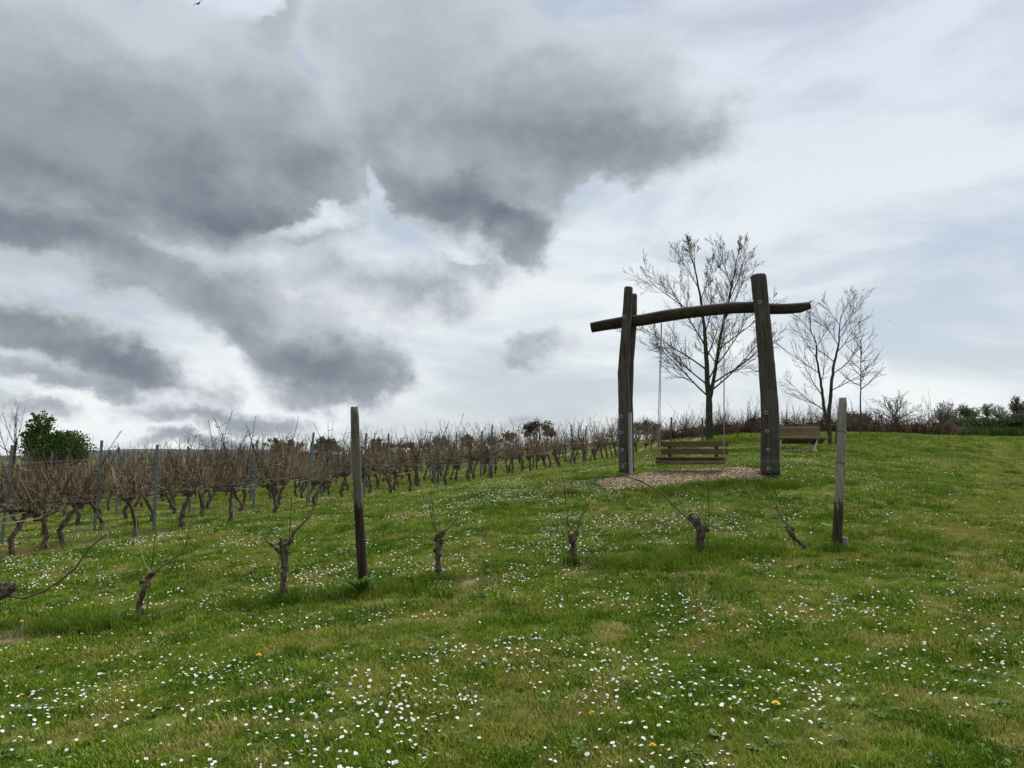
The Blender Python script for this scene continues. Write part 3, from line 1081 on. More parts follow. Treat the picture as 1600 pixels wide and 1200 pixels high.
def vine_meshes(seed, dense=1.0, hedge=False):
    """trunk and cane meshes of one vine; the row runs along local x"""
    rng = random.Random(seed)
    tr = MB()
    h = rng.uniform(.56, .74)
    lean = rng.choice((-1, 1)) * rng.uniform(.05, .34)
    elbow = rng.uniform(.3, .6)
    pts, rad = [], []
    n = 9
    for i in range(n + 1):
        s = i / n
        e = max(0, (s - elbow) / (1 - elbow))
        x = lean * (e * 1.2 - .5 * s) + rng.uniform(-.018, .018)
        pts.append(Vector((x, rng.uniform(-.02, .02), -.06 + (h + .06) * s)))
        rad.append((.044 - .010 * s) * rng.uniform(.85, 1.2) * (1.25 if i == 0 else 1))
    tr.tube(pts, rad, 8, wob=.18, rng=rng, twist=.2)
    head = pts[-1]
    for _ in range(4):
        tr.lump(head + Vector((rng.uniform(-.10, .10), rng.uniform(-.04, .04), rng.uniform(-.04, .07))), rng.uniform(.045, .07), rng, 0, 7, 5, .3)
    arms = []
    for s in (-1, 1):
        L = rng.uniform(.25, .5)
        ap = [head + Vector((s * L * k / 4, rng.uniform(-.02, .02), .05 * k / 4 + rng.uniform(-.02, .03))) for k in range(5)]
        tr.tube(ap, [.030, .026, .024, .02, .016], 6, wob=.2, rng=rng)
        arms += ap[1:]
    cn = MB()
    starts = arms + [head] * 4
    nc = int(34 * dense)
    for k in range(nc):
        p = rng.choice(starts) + Vector((rng.uniform(-.12, .12), rng.uniform(-.07, .07), rng.uniform(-.05, .12)))
        kind = rng.random()
        if hedge and k % 2:
            p = Vector((rng.uniform(-.5, .5), rng.uniform(-.25, .25), rng.uniform(-.1, .3)))
        if kind < .55:      # upright, leaning any way
            d = (rng.gauss(0, .50), rng.gauss(0, .30), 1.0)
            L = rng.uniform(.45, .95)
            cp = cane_path(rng, p, d, L, 5, .13, .1)
            m = 0
        elif kind < .67:    # long shoots standing above the mass
            d = (rng.gauss(0, .42), rng.gauss(0, .25), 1.0)
            cp = cane_path(rng, p + Vector((0, 0, .2)), d, rng.uniform(.75, 1.40), 6, .17, .1)
            m = 3
        else:               # low tangle, arching sideways along the wire
            d = (rng.choice((-1, 1)) * rng.uniform(.5, 1), rng.gauss(0, .35), rng.uniform(-.1, .8))
            cp = cane_path(rng, p, d, rng.uniform(.4, .85), 5, .22, -.12)
            m = rng.choice((0, 0, 1))
        r0 = rng.uniform(.0085, .0125) if m == 3 else rng.uniform(.006, .0105)
        m = rng.choice((0, 0, 0, 1, 2, 2)) if m == 0 else rng.choice((0, 1, 1))
        cn.tube(cp, [r0 * (1 - .55 * i / (len(cp) - 1)) for i in range(len(cp))], 3, m, cap=False)
        for _ in range(rng.choice((1, 2, 3, 4)) if dense >= 1 else 1):
            i = rng.randrange(1, len(cp) - 1)
            d = (rng.uniform(-1, 1), rng.uniform(-.7, .7), rng.uniform(-.2, 1.0))
            sp = cane_path(rng, cp[i], d, rng.uniform(.07, .26), 2, .25, 0)
            cn.tube(sp, [r0 * .6, r0 * .5, r0 * .35], 3, m, cap=False)
    return tr, cn


CANE_B = mat('vine_cane_dark', (.070, .048, .034), .8, (.032, .022, .016), 4.0)
CANE_C = mat('vine_cane_tan', (.36, .275, .18), .8, (.22, .155, .098), 4.0)
NV = 9
VINES = []
for i in range(NV):
    tr_, cn_ = vine_meshes(100 + i, 1.0)
    VINES.append((tr_.mesh('trunk', BARK), cn_.mesh('canes', [CANE, CANE_B, CANE_C])))
VINES_FAR = []
for i in range(5):
    tr_, cn_ = vine_meshes(300 + i, .8)
    k = len(tr_.v)
    tr_.v += cn_.v
    for f, q in zip(cn_.f, cn_.mi):
        tr_.face([x + k for x in f], 1 + q)
    VINES_FAR.append(tr_.mesh('vine', [BARK, CANE, CANE_B, CANE_C]))
HEDGE = []
for i in range(5):
    rng = random.Random(500 + i)
    tr_, cn_ = vine_meshes(500 + i, 1.9, True)
    HEDGE.append((tr_.mesh('trunk', BARK), cn_.mesh('canes', [CANE_B, CANE_DARK, CANE])))

ROW_ANG = math.atan2(ROW_D.y, ROW_D.x)
ORD = ['first', 'second', 'third', 'fourth', 'fifth', 'sixth', 'seventh', 'eighth', 'ninth', 'tenth', 'eleventh', 'twelfth', 'thirteenth', 'fourteenth', 'fifteenth', 'sixteenth', 'seventeenth', 'eighteenth', 'nineteenth', 'twentieth'] + ['twenty-' + k for k in ('first', 'second', 'third', 'fourth', 'fifth', 'sixth', 'seventh', 'eighth', 'ninth')]


def row_pt(k, t):
    q = ROW_A + ROW_N * (k * ROW_GAP) + ROW_D * t
    return Vector((q.x, q.y, th(q.x, q.y)))


def put_vine(p, rz, kind, label, group, rng, s=1.0):
    t = thing('grapevine', label, 'grapevine', p, rz, group)
    flip = rng.choice((-1, 1))
    t.scale = (s * flip * rng.uniform(.92, 1.12), s * flip, s * rng.uniform(.92, 1.1))
    obj('trunk', kind[0], t)
    obj('canes', kind[1], t)['kind'] = 'stuff'
    return t


def vineyard():
    rng = random.Random(77)
    single = 0
    rest, rrot, rscl = [], [], []
    # the nearest row: vines where the photograph shows their trunks
    near_u = [-40, 32, 80, 133 - 20, 215, 287, 362, 430, 500, 560, 610, 644, 700, 735, 768, 800, 828, 852, 875, 897, 915, 932, 947, 960, 978, 992, 1006, 1018, 1029]
    n0 = 0
    for u in near_u:
        a = (u - 800) / FPX
        t = (a * ROW_A.y - ROW_A.x) / (ROW_D.x - a * ROW_D.y)
        p = row_pt(0, t)
        p += ROW_N * rng.uniform(-.08, .08)
        lab = 'bare vine in the nearest trellised row, towards its far right end'
        if 0 <= u:
            lab = '%s bare vine from the left in the nearest trellised row' % ORD[n0]
            n0 += 1
        elif u < 0:
            lab = 'bare vine cut off by the left edge in the nearest trellised row'
        put_vine(p, ROW_ANG + rng.uniform(-.12, .12), VINES[single % NV], lab, 'bare vines of the trellised vineyard', rng)
        single += 1
    for k in range(1, 15):
        t = -12.0 - k * 2
        while t < 60:
            t += 1.18 * rng.uniform(.9, 1.1)
            p = row_pt(k, t)
            if p.y < 8 or p.x < -.70 * p.y - 2.5 or p.y > 43 + k * .5 or p.x > .22 * p.y:
                continue
            p += ROW_N * rng.uniform(-.08, .08)
            if k <= 6 and single < 262:
                put_vine(p, ROW_ANG + rng.uniform(-.12, .12), VINES[rng.randrange(NV)], 'bare vine in the %s trellised row counted from the front' % ORD[k], 'bare vines of the trellised vineyard', rng)
                single += 1
            else:
                rest.append(tuple(p))
                rrot.append((0, 0, ROW_ANG + rng.choice((0, math.pi))))
                rscl.append(rng.uniform(.9, 1.1))
    # rows along the crest on the right: front one vine by vine
    a, b = Vector((10.6, 49.5, 0)), Vector((25.2, 44.0, 0))
    d = (b - a)
    ang = math.atan2(d.y, d.x)
    n = 20
    for r in range(4):
        for i in range(n + 6 * (r > 0)):
            q = a + d * (i / (n - 1)) * (1 if r == 0 else .96) + Vector((.35, .93, 0)) * (1.5 * r) + Vector((rng.uniform(-.1, .1), rng.uniform(-.15, .15), 0))
            if r and i > n - 1:
                q = a - d * ((i - n + 1) / (n - 1)) + Vector((.35, .93, 0)) * (1.5 * r)
            z = th(q.x, q.y)
            if r == 0:
                put_vine((q.x, q.y, z - .2), ang, HEDGE[rng.randrange(5)], 'dark bare vine in the brown hedge-like row along the crest at right', 'vines along the crest at right', rng, 1.12)
                single += 1
            else:
                rest.append((q.x, q.y, z - .15))
                rrot.append((0, 0, ang))
                rscl.append(rng.uniform(.85, 1.0))
    print('vines', single, 'rest', len(rest))
    return rest, rrot, rscl


VREST = vineyard()


def steel_post_mesh():
    mb = MB()
    w, dpt, tk = .046, .034, .005
    sec = [(-w / 2, -dpt / 2), (w / 2, -dpt / 2), (w / 2, dpt / 2), (w / 2 - tk, dpt / 2), (w / 2 - tk, -dpt / 2 + tk), (-w / 2 + tk, -dpt / 2 + tk), (-w / 2 + tk, dpt / 2), (-w / 2, dpt / 2)]
    for z in (-.1, 1.86):
        mb.v += [(x, y, z) for x, y in sec]
    for i in range(8):
        j = (i + 1) % 8
        mb.face((i, j, 8 + j, 8 + i))
    mb.face(range(8, 16))
    return mb.mesh('profile', GALV_BLUE)


GALV_BLUE = mat('blue_grey_steel', (.075, .095, .105), .6, (.12, .145, .155), 7, metal=.1, spec=.4)
SPM = steel_post_mesh()
hk = MB()
for z in (.65, 1.05, 1.45, 1.75):
    hk.box((.026, 0, z), (.012, .02, .03))
HOOKS = hk.mesh('wire_hooks', GALV_BLUE)


def steel_posts():
    rng = random.Random(12)
    names = {}
    n0 = 0
    for k in range(0, 8):
        if k == 0:
            ts = []
            for u in (248, 483, 571, 763, 892, 965):
                a = (u - 800) / FPX
                ts.append((a * ROW_A.y - ROW_A.x) / (ROW_D.x - a * ROW_D.y))
        elif k == 1:
            ts = []
            c = ROW_A + ROW_N * ROW_GAP
            for u in (14, 156, 400, 610, 680, 752, 838, 915):
                a = (u - 800) / FPX
                ts.append((a * c.y - c.x) / (ROW_D.x - a * ROW_D.y))
        else:
            ts = [-6 - k + 4.8 * i + rng.uniform(-.3, .3) for i in range(12)]
        for t in ts:
            p = row_pt(k, t)
            if k > 1 and (p.y < 9 or p.x < -.70 * p.y - 1 or p.y > 42 or p.x > .2 * p.y):
                continue
            if k == 0:
                lab = '%s blue grey steel post from the left in the nearest trellised row' % ORD[n0]
                n0 += 1
            elif k == 1:
                names[1] = names.get(1, -1) + 1
                lab = '%s blue grey steel post from the left in the second trellised row' % ORD[names[1]]
            else:
                lab = 'blue grey steel post in the %s trellised row counted from the front' % ORD[k]
            o = thing('steel_post', lab, 'post', p, ROW_ANG + rng.uniform(-.1, .1), 'steel posts of the trellised vineyard')
            o.rotation_euler = (rng.gauss(0, .025), rng.gauss(.045 if k < 2 else .0, .03), ROW_ANG + rng.uniform(-.1, .1))
            o.scale = (1, 1, rng.uniform(.92, 1.04))
            obj('profile', SPM, o)
            obj('wire_hooks', HOOKS, o)
    for k, rn in ((0, 'nearest'), (1, 'second')):
        for hh, hn in ((.66, 'lowest'), (1.06, 'middle'), (1.5, 'top')):
            mb = MB()
            base = row_pt(k, -6)
            mb.tube([row_pt(k, -6 + i * 1.7) + Vector((0, 0, hh)) - base for i in range(23)], .0015, 4)
            o = mb.build('trellis_wire', WIRE)
            o.location = base
            tag(o, '%s long wire of the %s trellised vine row' % (hn, rn), 'wire')
    # wooden stakes along the crest
    m = wood_mat('dark_stake_wood', (.12, .10, .08), (.05, .04, .035))
    for (u, v, top, y, ln, lab) in ((1380, 681, 648, 43.6, -4, 'dark wooden stake in the brown vines on the crest, left of the round tree'), (1257, 690, 653, 44.5, -2, 'dark stake above the slatted lounger'), (1279, 690, 656, 45, 0, 'short dark stake between the lounger and the twin tree'),
                                  (1097, 690, 653, 41, 0, 'dark stake just left of the big tree trunk'), (1046, 692, 652, 41, 3, 'dark stake above the left end of the swing bench'), (1152, 690, 657, 43, 0, 'dark stake right of the big tree trunk'), (1289, 696, 653, 28.2, 9, 'dark leaning stake beside the twin trunks of the second tree')):
        b = on(u, y)
        if u == 1289:
            b = on(1303, y)
            tp = P(1311, 655, y)
        else:
            tp = P(u + ln, top, y)
        t = thing('wooden_stake', lab, 'stake', b, 0, 'dark wooden stakes on the crest')
        mb = MB()
        mb.tube([Vector((0, 0, -.1)), (tp - b) * .5, tp - b], [.05, .048, .045], 7, wob=.08, rng=rng)
        mb.build('shaft', m, t)


steel_posts()

# ------------------------------------------------------------------ trees
TREE_BARK = mat('tree_bark', (.08, .07, .048), .95, (.03, .026, .02), 9, (2, 2, .5), 6, .8, 16)
TWIG = mat('twig_bark', (.055, .042, .036), .9, (.03, .023, .02), 5)
TWIG_GREY = mat('grey_twig_bark', (.13, .115, .11), .9, (.08, .07, .066), 5)
BUD = leaf_mat('bud_leaf', (.13, .14, .055), (.20, .20, .085), None, .3, 2)
EVERGREEN = leaf_mat('evergreen_leaf', (.040, .080, .012), (.080, .125, .022), None, .2, .8)
BUSH_DARK = leaf_mat('dark_bush_leaf', (.032, .058, .018), (.065, .095, .030), None, .2, .7)
BUSH_BROWN = leaf_mat('brown_green_leaf', (.085, .082, .042), (.14, .13, .075), None, .2, .9)
BLOSSOM = leaf_mat('pale_blossom', (.42, .40, .36), (.26, .25, .19), None, .3, 1.2)
SPRING = leaf_mat('spring_leaf', (.12, .14, .06), (.17, .17, .10), None, .3, 1.2)


def limb(mb, rng, p, d, L, r, lvl, spec, tips):
    """one branch and everything that grows from it"""
    n = max(3, int(5 - lvl * .5))
    sp = spec[lvl]
    pts, d = [Vector(p)], Vector(d).normalized()
    dirs = [d]
    for i in range(n):
        d = (d + Vector((rng.gauss(0, 1), rng.gauss(0, 1), rng.gauss(0, 1))) * sp['wob'] + Vector((0, 0, sp['up']))).normalized()
        pts.append(pts[-1] + d * (L / n))
        dirs.append(d)
    end = sp.get('end', .35)
    rad = [max(r * (1 - (1 - end) * i / n), .0042) for i in range(n + 1)]
    mb.tube(pts, rad, 7 if lvl == 0 else (5 if lvl == 1 else 3), cap=False, wob=.06 if lvl < 2 else 0, rng=rng)
    if lvl + 1 >= len(spec):
        tips.append(pts)
        return
    nx = spec[lvl + 1]
    cnt = max(1, int(round(nx['n'] * rng.uniform(.8, 1.2))))
    for c in range(cnt):
        f = nx['start'] + (1 - nx['start']) * (c + rng.uniform(.1, .9)) / cnt
        q = min(int(f * n), n - 1)
        pp = pts[q].lerp(pts[q + 1], f * n - q)
        a = rng.uniform(0, 6.283)
        dd = dirs[q]
        o = dd.orthogonal().normalized()
        o = Matrix.Rotation(a, 3, dd) @ o
        ang = nx['ang'] * rng.uniform(.7, 1.25)
        limb(mb, rng, pp, dd * math.cos(ang) + o * math.sin(ang), L * nx['len'] * rng.uniform(.65, 1.15) * (1.15 - .5 * f), rad[q] * nx.get('thin', .55), lvl + 1, spec, tips)


def leaf_quad(mb, rng, c, s):
    a = Vector((rng.gauss(0, 1), rng.gauss(0, 1), rng.gauss(0, 1))).normalized()
    b = a.orthogonal().normalized() * s * .5
    a = a * s
    c = Vector(c)
    mb.quad(c - b * .4, c + a * .5 - b, c + a, c + a * .5 + b)


def bare_tree(label, base, trunk_pts, trunk_r, starts, spec, seed, bark=None, bud=None, bud_s=.035, bud_n=5, group=None, name='bare_tree', twig=None, slim=.66):
    """tree with its stem(s) given as polylines; starts: (stem, fraction, direction, length, radius)"""
    rng = random.Random(seed)
    t = thing(name, label, 'tree', base, 0, group)
    tr = MB()
    for pts, (r0, r1) in zip(trunk_pts, trunk_r):
        pp, rr = [], []
        for i in range(len(pts) - 1):
            for s in range(4):
                f = s / 4
                pp.append(Vector(pts[i]).lerp(Vector(pts[i + 1]), f) + Vector((rng.gauss(0, .008), rng.gauss(0, .008), 0)))
                q = (i + f) / (len(pts) - 1)
                rr.append(r0 + (r1 - r0) * q)
        pp.append(Vector(pts[-1]))
        rr.append(r1)
        tr.tube(pp, rr, 9, wob=.07, rng=rng)
    tr.build('trunk', bark or TREE_BARK, t, True)
    cr, tips = MB(), []
    for (k, f, d, L, r) in starts:
        pts = trunk_pts[k]
        x = f * (len(pts) - 1)
        i = min(int(x), len(pts) - 2)
        limb(cr, rng, Vector(pts[i]).lerp(Vector(pts[i + 1]), x - i), d, L, r * slim, 0, spec, tips)
    cr.build('crown', twig or TWIG, t)
    if bud is not None:
        lf = MB()
        for pts in tips:
            for _ in range(bud_n):
                j = rng.randrange(1, len(pts))
                q = pts[j - 1].lerp(pts[j], rng.random())
                leaf_quad(lf, rng, q, bud_s * rng.uniform(.6, 1.3))
        lf.build('buds', bud, t)['kind'] = 'stuff'
    return t


# the big budding tree behind the swing
def big_tree():
    Y = 30.0
    B = on(1108, Y)
    L = lambda u, v, dy=0.0: P(u, v, Y + dy) - B
    stem = [Vector((0, 0, -.2)), L(1108, 660), L(1108, 625), L(1105, 598), L(1104, 560, .1), L(1101, 520, .2), L(1097, 482, .2), L(1090, 440, .2), L(1082, 405, .1)]
    stem2 = [L(1109, 622), L(1115, 596, -.1), L(1120, 560, -.2), L(1125, 528, -.3), L(1134, 490, -.4), L(1143, 450, -.4), L(1150, 412, -.3)]
    spec = [dict(wob=.07, up=.055, end=.30), dict(n=9, len=.52, ang=.55, start=.2, wob=.09, up=.10, thin=.50), dict(n=6, len=.50, ang=.55, start=.15, wob=.08, up=.09, thin=.55), dict(n=3, len=.60, ang=.5, start=.15, wob=.07, up=.10, thin=.6)]
    st = [(0, .27, (-.75, -.1, .62), 2.9, .055), (0, .30, (.78, .2, .55), 2.8, .055), (0, .36, (-.55, .6, .7), 2.6, .05), (0, .38, (.2, -.7, .6), 2.2, .045), (0, .44, (-.85, -.2, .55), 3.2, .05), (0, .50, (.55, .5, .75), 2.4, .045),
          (0, .56, (-.55, -.3, .85), 2.8, .045), (0, .62, (.35, .4, .9), 2.2, .04), (0, .70, (-.75, .1, .62), 2.7, .04), (0, .78, (.3, -.2, .95), 1.7, .032), (0, .84, (-.35, .2, .95), 1.8, .032), (0, .92, (.15, .3, 1), 1.3, .028), (0, .97, (-.3, 0, 1), 1.0, .025),
          (1, .15, (.85, .1, .5), 3.0, .055), (1, .28, (.6, -.5, .7), 2.6, .045), (1, .40, (.8, .2, .62), 2.9, .045), (1, .52, (.1, -.5, .9), 2.2, .04), (1, .62, (.7, .3, .8), 2.4, .04), (1, .74, (.45, -.2, .95), 2.0, .034), (1, .84, (-.2, .3, 1), 1.7, .03), (1, .94, (.25, 0, 1), 1.2, .026), (1, .3, (-.2, .7, .7), 2.2, .04)]
    bare_tree('large bare tree with small buds standing behind the swing frame', B, [stem, stem2], [(.155, .018), (.085, .016)], st, spec, 21, bud=BUD, bud_s=.034, bud_n=3, name='budding_tree')


big_tree()


def twin_tree():
    Y = 27.5
    B = on(1296, Y)
    L = lambda u, v, dy=0.0: P(u, v, Y + dy) - B
    s1 = [Vector((0, 0, -.2)), L(1295, 668), L(1292, 660), L(1286, 625), L(1282, 595, .1), L(1276, 560, .1), L(1275, 535, .1), L(1266, 515, 0)]
    s2 = [L(1295, 672), L(1296, 640), L(1299, 600, -.1), L(1303, 570, -.1), L(1309, 545, -.1), L(1311, 528, 0), L(1312, 508, 0), L(1315, 490, 0)]
    spec = [dict(wob=.08, up=.05, end=.25), dict(n=11, len=.52, ang=.55, start=.12, wob=.10, up=.06, thin=.5), dict(n=5, len=.5, ang=.55, start=.2, wob=.12, up=.04, thin=.6)]
    st = [(0, .36, (-.8, .1, .45), 1.7, .03), (0, .46, (-.7, -.3, .55), 1.8, .03), (0, .55, (.5, .5, .7), 1.4, .026), (0, .62, (-.75, .2, .6), 1.7, .026), (0, .72, (-.55, -.2, .85), 1.5, .024), (0, .8, (.4, .2, .9), 1.2, .02), (0, .88, (-.5, 0, .9), 1.2, .02), (0, .97, (-.1, .1, 1), .9, .018),
          (1, .25, (.85, .1, .4), 1.7, .03), (1, .36, (.7, -.4, .6), 1.7, .028), (1, .45, (-.5, .5, .7), 1.4, .026), (1, .54, (.75, .2, .6), 1.7, .026), (1, .62, (-.5, -.2, .8), 1.4, .024), (1, .70, (.6, .1, .8), 1.5, .022), (1, .78, (.55, -.2, .8), 1.5, .02), (1, .86, (-.45, .2, .9), 1.1, .018), (1, .93, (.3, 0, .95), 1.0, .016)]
    bare_tree('bare twin stemmed young tree right of the swing beside the lounger', B, [s1, s2], [(.085, .012), (.075, .008)], st, spec, 33, name='twin_stem_tree')


twin_tree()


def sapling():
    Y = 36.0
    B = on(1343, Y)
    L = lambda u, v, dy=0.0: P(u, v, Y + dy) - B
    s1 = [Vector((0, 0, -.2)), L(1344, 640), L(1345, 608), L(1345, 570), L(1345, 530)]
    spec = [dict(wob=.07, up=.13, end=.3), dict(n=5, len=.5, ang=.5, start=.2, wob=.10, up=.10, thin=.6), dict(n=2, len=.45, ang=.5, start=.3, wob=.10, up=.05, thin=.7)]
    rng = random.Random(4)
    st = []
    for i in range(15):
        f = .50 + .48 * i / 14
        a = i * 2.4
        st.append((0, f, (math.cos(a), math.sin(a), .45 + .4 * (f - .5)), 1.25 * (1.5 - f) + .2, .024 * (1.4 - f)))
    bare_tree('slim upright sapling on a single straight stem at the crest', B, [s1], [(.042, .012)], st, spec, 5, twig=TWIG, name='sapling', slim=1.15)


sapling()


def leafy(label, cat, base, blobs, n, leaf, m, seed, name, trunk=True, twigs=0, twig_m=None, group=None, parts=('trunk', 'crown')):
    """tree or bush: clumps of leaf faces through the volume of several ellipsoids, stems inside. blobs: centre offset, radii"""
    rng = random.Random(seed)
    t = thing(name, label, cat, base, 0, group)
    tr = MB()
    for (c, rr) in blobs:
        c = Vector(c)
        foot = Vector((rng.uniform(-.15, .15), rng.uniform(-.15, .15), -.3))
        mid_ = foot.lerp(c, .5) + Vector((rng.uniform(-.2, .2), rng.uniform(-.2, .2), 0))
        tr.tube([foot, mid_, c], [.10, .07, .03], 6, wob=.1, rng=rng)
    if twigs:
        for _ in range(twigs):
            c, rr = rng.choice(blobs)
            c = Vector(c)
            d = Vector((rng.gauss(0, 1), rng.gauss(0, 1), abs(rng.gauss(0, 1)) + .25)).normalized()
            e = c + Vector((d.x * rr[0], d.y * rr[1], d.z * rr[2])) * rng.uniform(.9, 1.2)
            q = c + (e - c) * .5 + Vector((rng.gauss(0, .1), rng.gauss(0, .1), rng.gauss(0, .1)))
            tr.tube([c - Vector((0, 0, rr[2] * .5)), q, e], [.035, .02, .006], 3, cap=False)
            for _ in range(4):
                s = q.lerp(e, rng.random())
                tr.tube([s, s + Vector((rng.gauss(0, 1), rng.gauss(0, 1), rng.uniform(.1, 1.2))).normalized() * rr[0] * rng.uniform(.15, .4)], [.012, .005], 3, cap=False)
    tr.build(parts[0], twig_m or TREE_BARK, t)
    lf = MB()
    vol = [a[0] * a[1] * a[2] for _, a in blobs]
    for (c, rr), w in zip(blobs, vol):
        clumps = max(6, int(n * w / sum(vol) / 26))
        for _ in range(clumps):
            d = Vector((rng.gauss(0, 1), rng.gauss(0, 1), rng.gauss(0, 1))).normalized()
            k = rng.random() ** .45 * rng.uniform(.85, 1.1)
            p = Vector(c) + Vector((d.x * rr[0], d.y * rr[1], d.z * rr[2])) * k
            sz = min(rr) * rng.uniform(.10, .26)
            for _ in range(26):
                leaf_quad(lf, rng, p + Vector((rng.gauss(0, 1), rng.gauss(0, 1), rng.gauss(0, .8))) * sz, leaf * rng.uniform(.6, 1.3))
    lf.build(parts[1], m, t)
    return t


def px_blobs(Y, base, items):
    """blobs given as (u, v, ru, rv) pixels at depth Y"""
    out = []
    for (u, v, ru, rv) in items:
        c = P(u, v, Y) - base
        out.append((tuple(c), (ru * Y / FPX, (ru + rv) * .5 * Y / FPX, rv * Y / FPX)))
    return out


def far_trees():
    Y = 42.0
    B = on(60, Y)
    leafy('dense dark green evergreen bush rising behind the vines at left', 'bush', B, px_blobs(Y, B, [(85, 700, 46, 26), (62, 690, 22, 30), (112, 702, 30, 26), (66, 664, 16, 20), (50, 668, 10, 22), (96, 690, 22, 16)]), 15000, .10, EVERGREEN, 1, 'evergreen_bush')
    B = on(22, Y + 1)
    L = lambda u, v: P(u, v, Y + 1) - B
    spec = [dict(wob=.06, up=.08, end=.3), dict(n=5, len=.5, ang=.45, start=.3, wob=.08, up=.07, thin=.5), dict(n=3, len=.5, ang=.45, start=.2, wob=.1, up=.04, thin=.6)]
    st = [(0, .35, (-.6, .1, .8), 2.6, .05), (0, .45, (-.9, 0, .6), 2.2, .045), (0, .55, (-.35, .3, .95), 2.3, .045), (0, .65, (.2, -.2, 1), 2.2, .04), (0, .75, (-.5, -.2, .9), 2.0, .04), (0, .85, (.25, .1, 1), 1.8, .035), (0, .95, (-.1, 0, 1), 1.6, .03)]
    bare_tree('bare fan shaped tree left of the evergreen bush', B, [[Vector((0, 0, -.2)), L(23, 705), L(26, 688)]], [(.12, .06)], st, spec, 9, name='bare_tree', twig=TWIG_GREY)
    # small trees and bushes on the skyline behind the vineyard
    for (lab, u, Y, items, n, leaf, m, tw) in (
            ('brownish leafy tree on the skyline behind the middle of the vineyard', 832, 80, [(826, 672, 12, 14), (838, 666, 8, 11)], 620, .20, BUSH_BROWN, 70),
            ('olive leafy tree right beside the brownish one on the skyline', 856, 80, [(854, 670, 12, 13), (862, 680, 9, 9)], 620, .20, BUSH_BROWN, 60),
            ('pale bare-looking bush low on the skyline left of the stained post', 440, 90, [(430, 696, 16, 10), (455, 697, 20, 8)], 1200, .26, SPRING, 20),
            ('brown rounded bush on the skyline just left of the stained post', 512, 88, [(508, 694, 17, 11), (522, 697, 11, 9)], 1400, .26, BUSH_BROWN, 20),
            ('brown rounded bush on the skyline right of the stained post', 588, 90, [(588, 697, 14, 9), (605, 700, 12, 7)], 1100, .26, BUSH_BROWN, 15),
            ('low wide brown bush on the skyline between the post and the vineyard middle', 645, 95, [(640, 697, 18, 6), (665, 697, 14, 6)], 700, .24, BUSH_BROWN, 40),
            ('low wide brown bush on the skyline left of the brownish tree', 775, 95, [(768, 688, 18, 7), (795, 685, 16, 8)], 700, .24, BUSH_BROWN, 40),
            ('small dark bush on the skyline left of the vineyard middle', 690, 90, [(690, 692, 12, 9)], 800, .26, BUSH_BROWN, 12),
            ('small dark bush on the skyline near the vineyard middle', 730, 90, [(730, 688, 9, 8)], 700, .26, BUSH_DARK, 10),
            ('greyish bare-looking bush on the skyline behind the left swing posts', 1012, 62, [(1010, 667, 20, 12), (1026, 670, 10, 9)], 1000, .18, SPRING, 50),
            ('grey green bush on the crest just left of the right swing post', 1180, 56, [(1184, 664, 20, 12), (1200, 668, 14, 8)], 2200, .16, SPRING, 25),
            ('brown green bush on the crest behind the straight sapling', 1345, 54, [(1340, 660, 26, 17), (1322, 668, 16, 10)], 2400, .16, BUSH_BROWN, 40)):
        B = on(u, Y)
        leafy(lab, 'bush', B, px_blobs(Y, B, items), n, leaf, m, u, 'skyline_bush', twigs=tw, twig_m=TWIG, group='bushes on the skyline')
    # blossoming trees beyond the right crest
    for (lab, u, Y, items, n, leaf, m, tw) in (
            ('pale blossoming tree beyond the crest, left of the narrow green one', 1478, 62, [(1478, 648, 21, 17), (1470, 655, 16, 12), (1488, 655, 14, 11)], 1900, .13, BLOSSOM, 90),
            ('narrow greenish blossoming tree beyond the crest', 1512, 62, [(1505, 643, 9, 12), (1516, 652, 17, 15)], 1900, .13, SPRING, 60),
            ('thin pale blossoming tree beyond the crest near the right edge', 1552, 60, [(1542, 646, 9, 16), (1560, 648, 16, 14), (1572, 656, 12, 11)], 1500, .12, BLOSSOM, 90),
            ('tall dark leafy tree at the right edge beyond the crest', 1594, 56, [(1590, 648, 13, 22), (1608, 650, 22, 26), (1588, 630, 6, 14)], 3600, .14, BUSH_BROWN, 60)):
        B = on(u, Y)
        leafy(lab, 'tree', B, px_blobs(Y, B, items), n, leaf, m, u, 'blossoming_tree', twigs=tw, twig_m=TWIG_GREY, group='trees beyond the right crest')
    for (lab, u, Y, items) in (('dark green bush at the end of the brown vines on the crest', 1512, 50, [(1504, 670, 16, 16), (1524, 670, 18, 16)]), ('dark green bush in the middle of the hedge on the right crest', 1545, 50, [(1545, 669, 20, 16), (1566, 670, 18, 15)]),
                               ('tall dark green bush at the right edge of the crest', 1590, 49, [(1588, 666, 20, 20), (1612, 664, 22, 26)])):
        B = on(u, Y)
        leafy(lab, 'bush', B, px_blobs(Y, B, items), 6500, .13, BUSH_DARK, u, 'dark_bush', group='dark bushes on the right crest')
    # round bare tree
    Y = 58.0
    B = on(1400, Y)
    L = lambda u, v: P(u, v, Y) - B
    spec = [dict(wob=.10, up=.02, end=.3), dict(n=6, len=.5, ang=.6, start=.25, wob=.10, up=.02, thin=.55), dict(n=5, len=.5, ang=.6, start=.2, wob=.12, up=.0, thin=.6), dict(n=3, len=.5, ang=.7, start=.2, wob=.12, up=.0, thin=.6)]
    st = []
    for i in range(11):
        a = i * 2.4
        st.append((0, .6 + .4 * i / 11, (math.cos(a), math.sin(a), .35 + .09 * i), 1.75, .05))
    bare_tree('round crowned grey bare tree behind the brown vines on the crest', B, [[Vector((0, 0, -.3)), L(1400, 668), L(1399, 648)]], [(.13, .09)], st, spec, 17, twig=TWIG_GREY, bud=BLOSSOM, bud_s=.05, bud_n=2, name='round_tree', slim=.95)


far_trees()

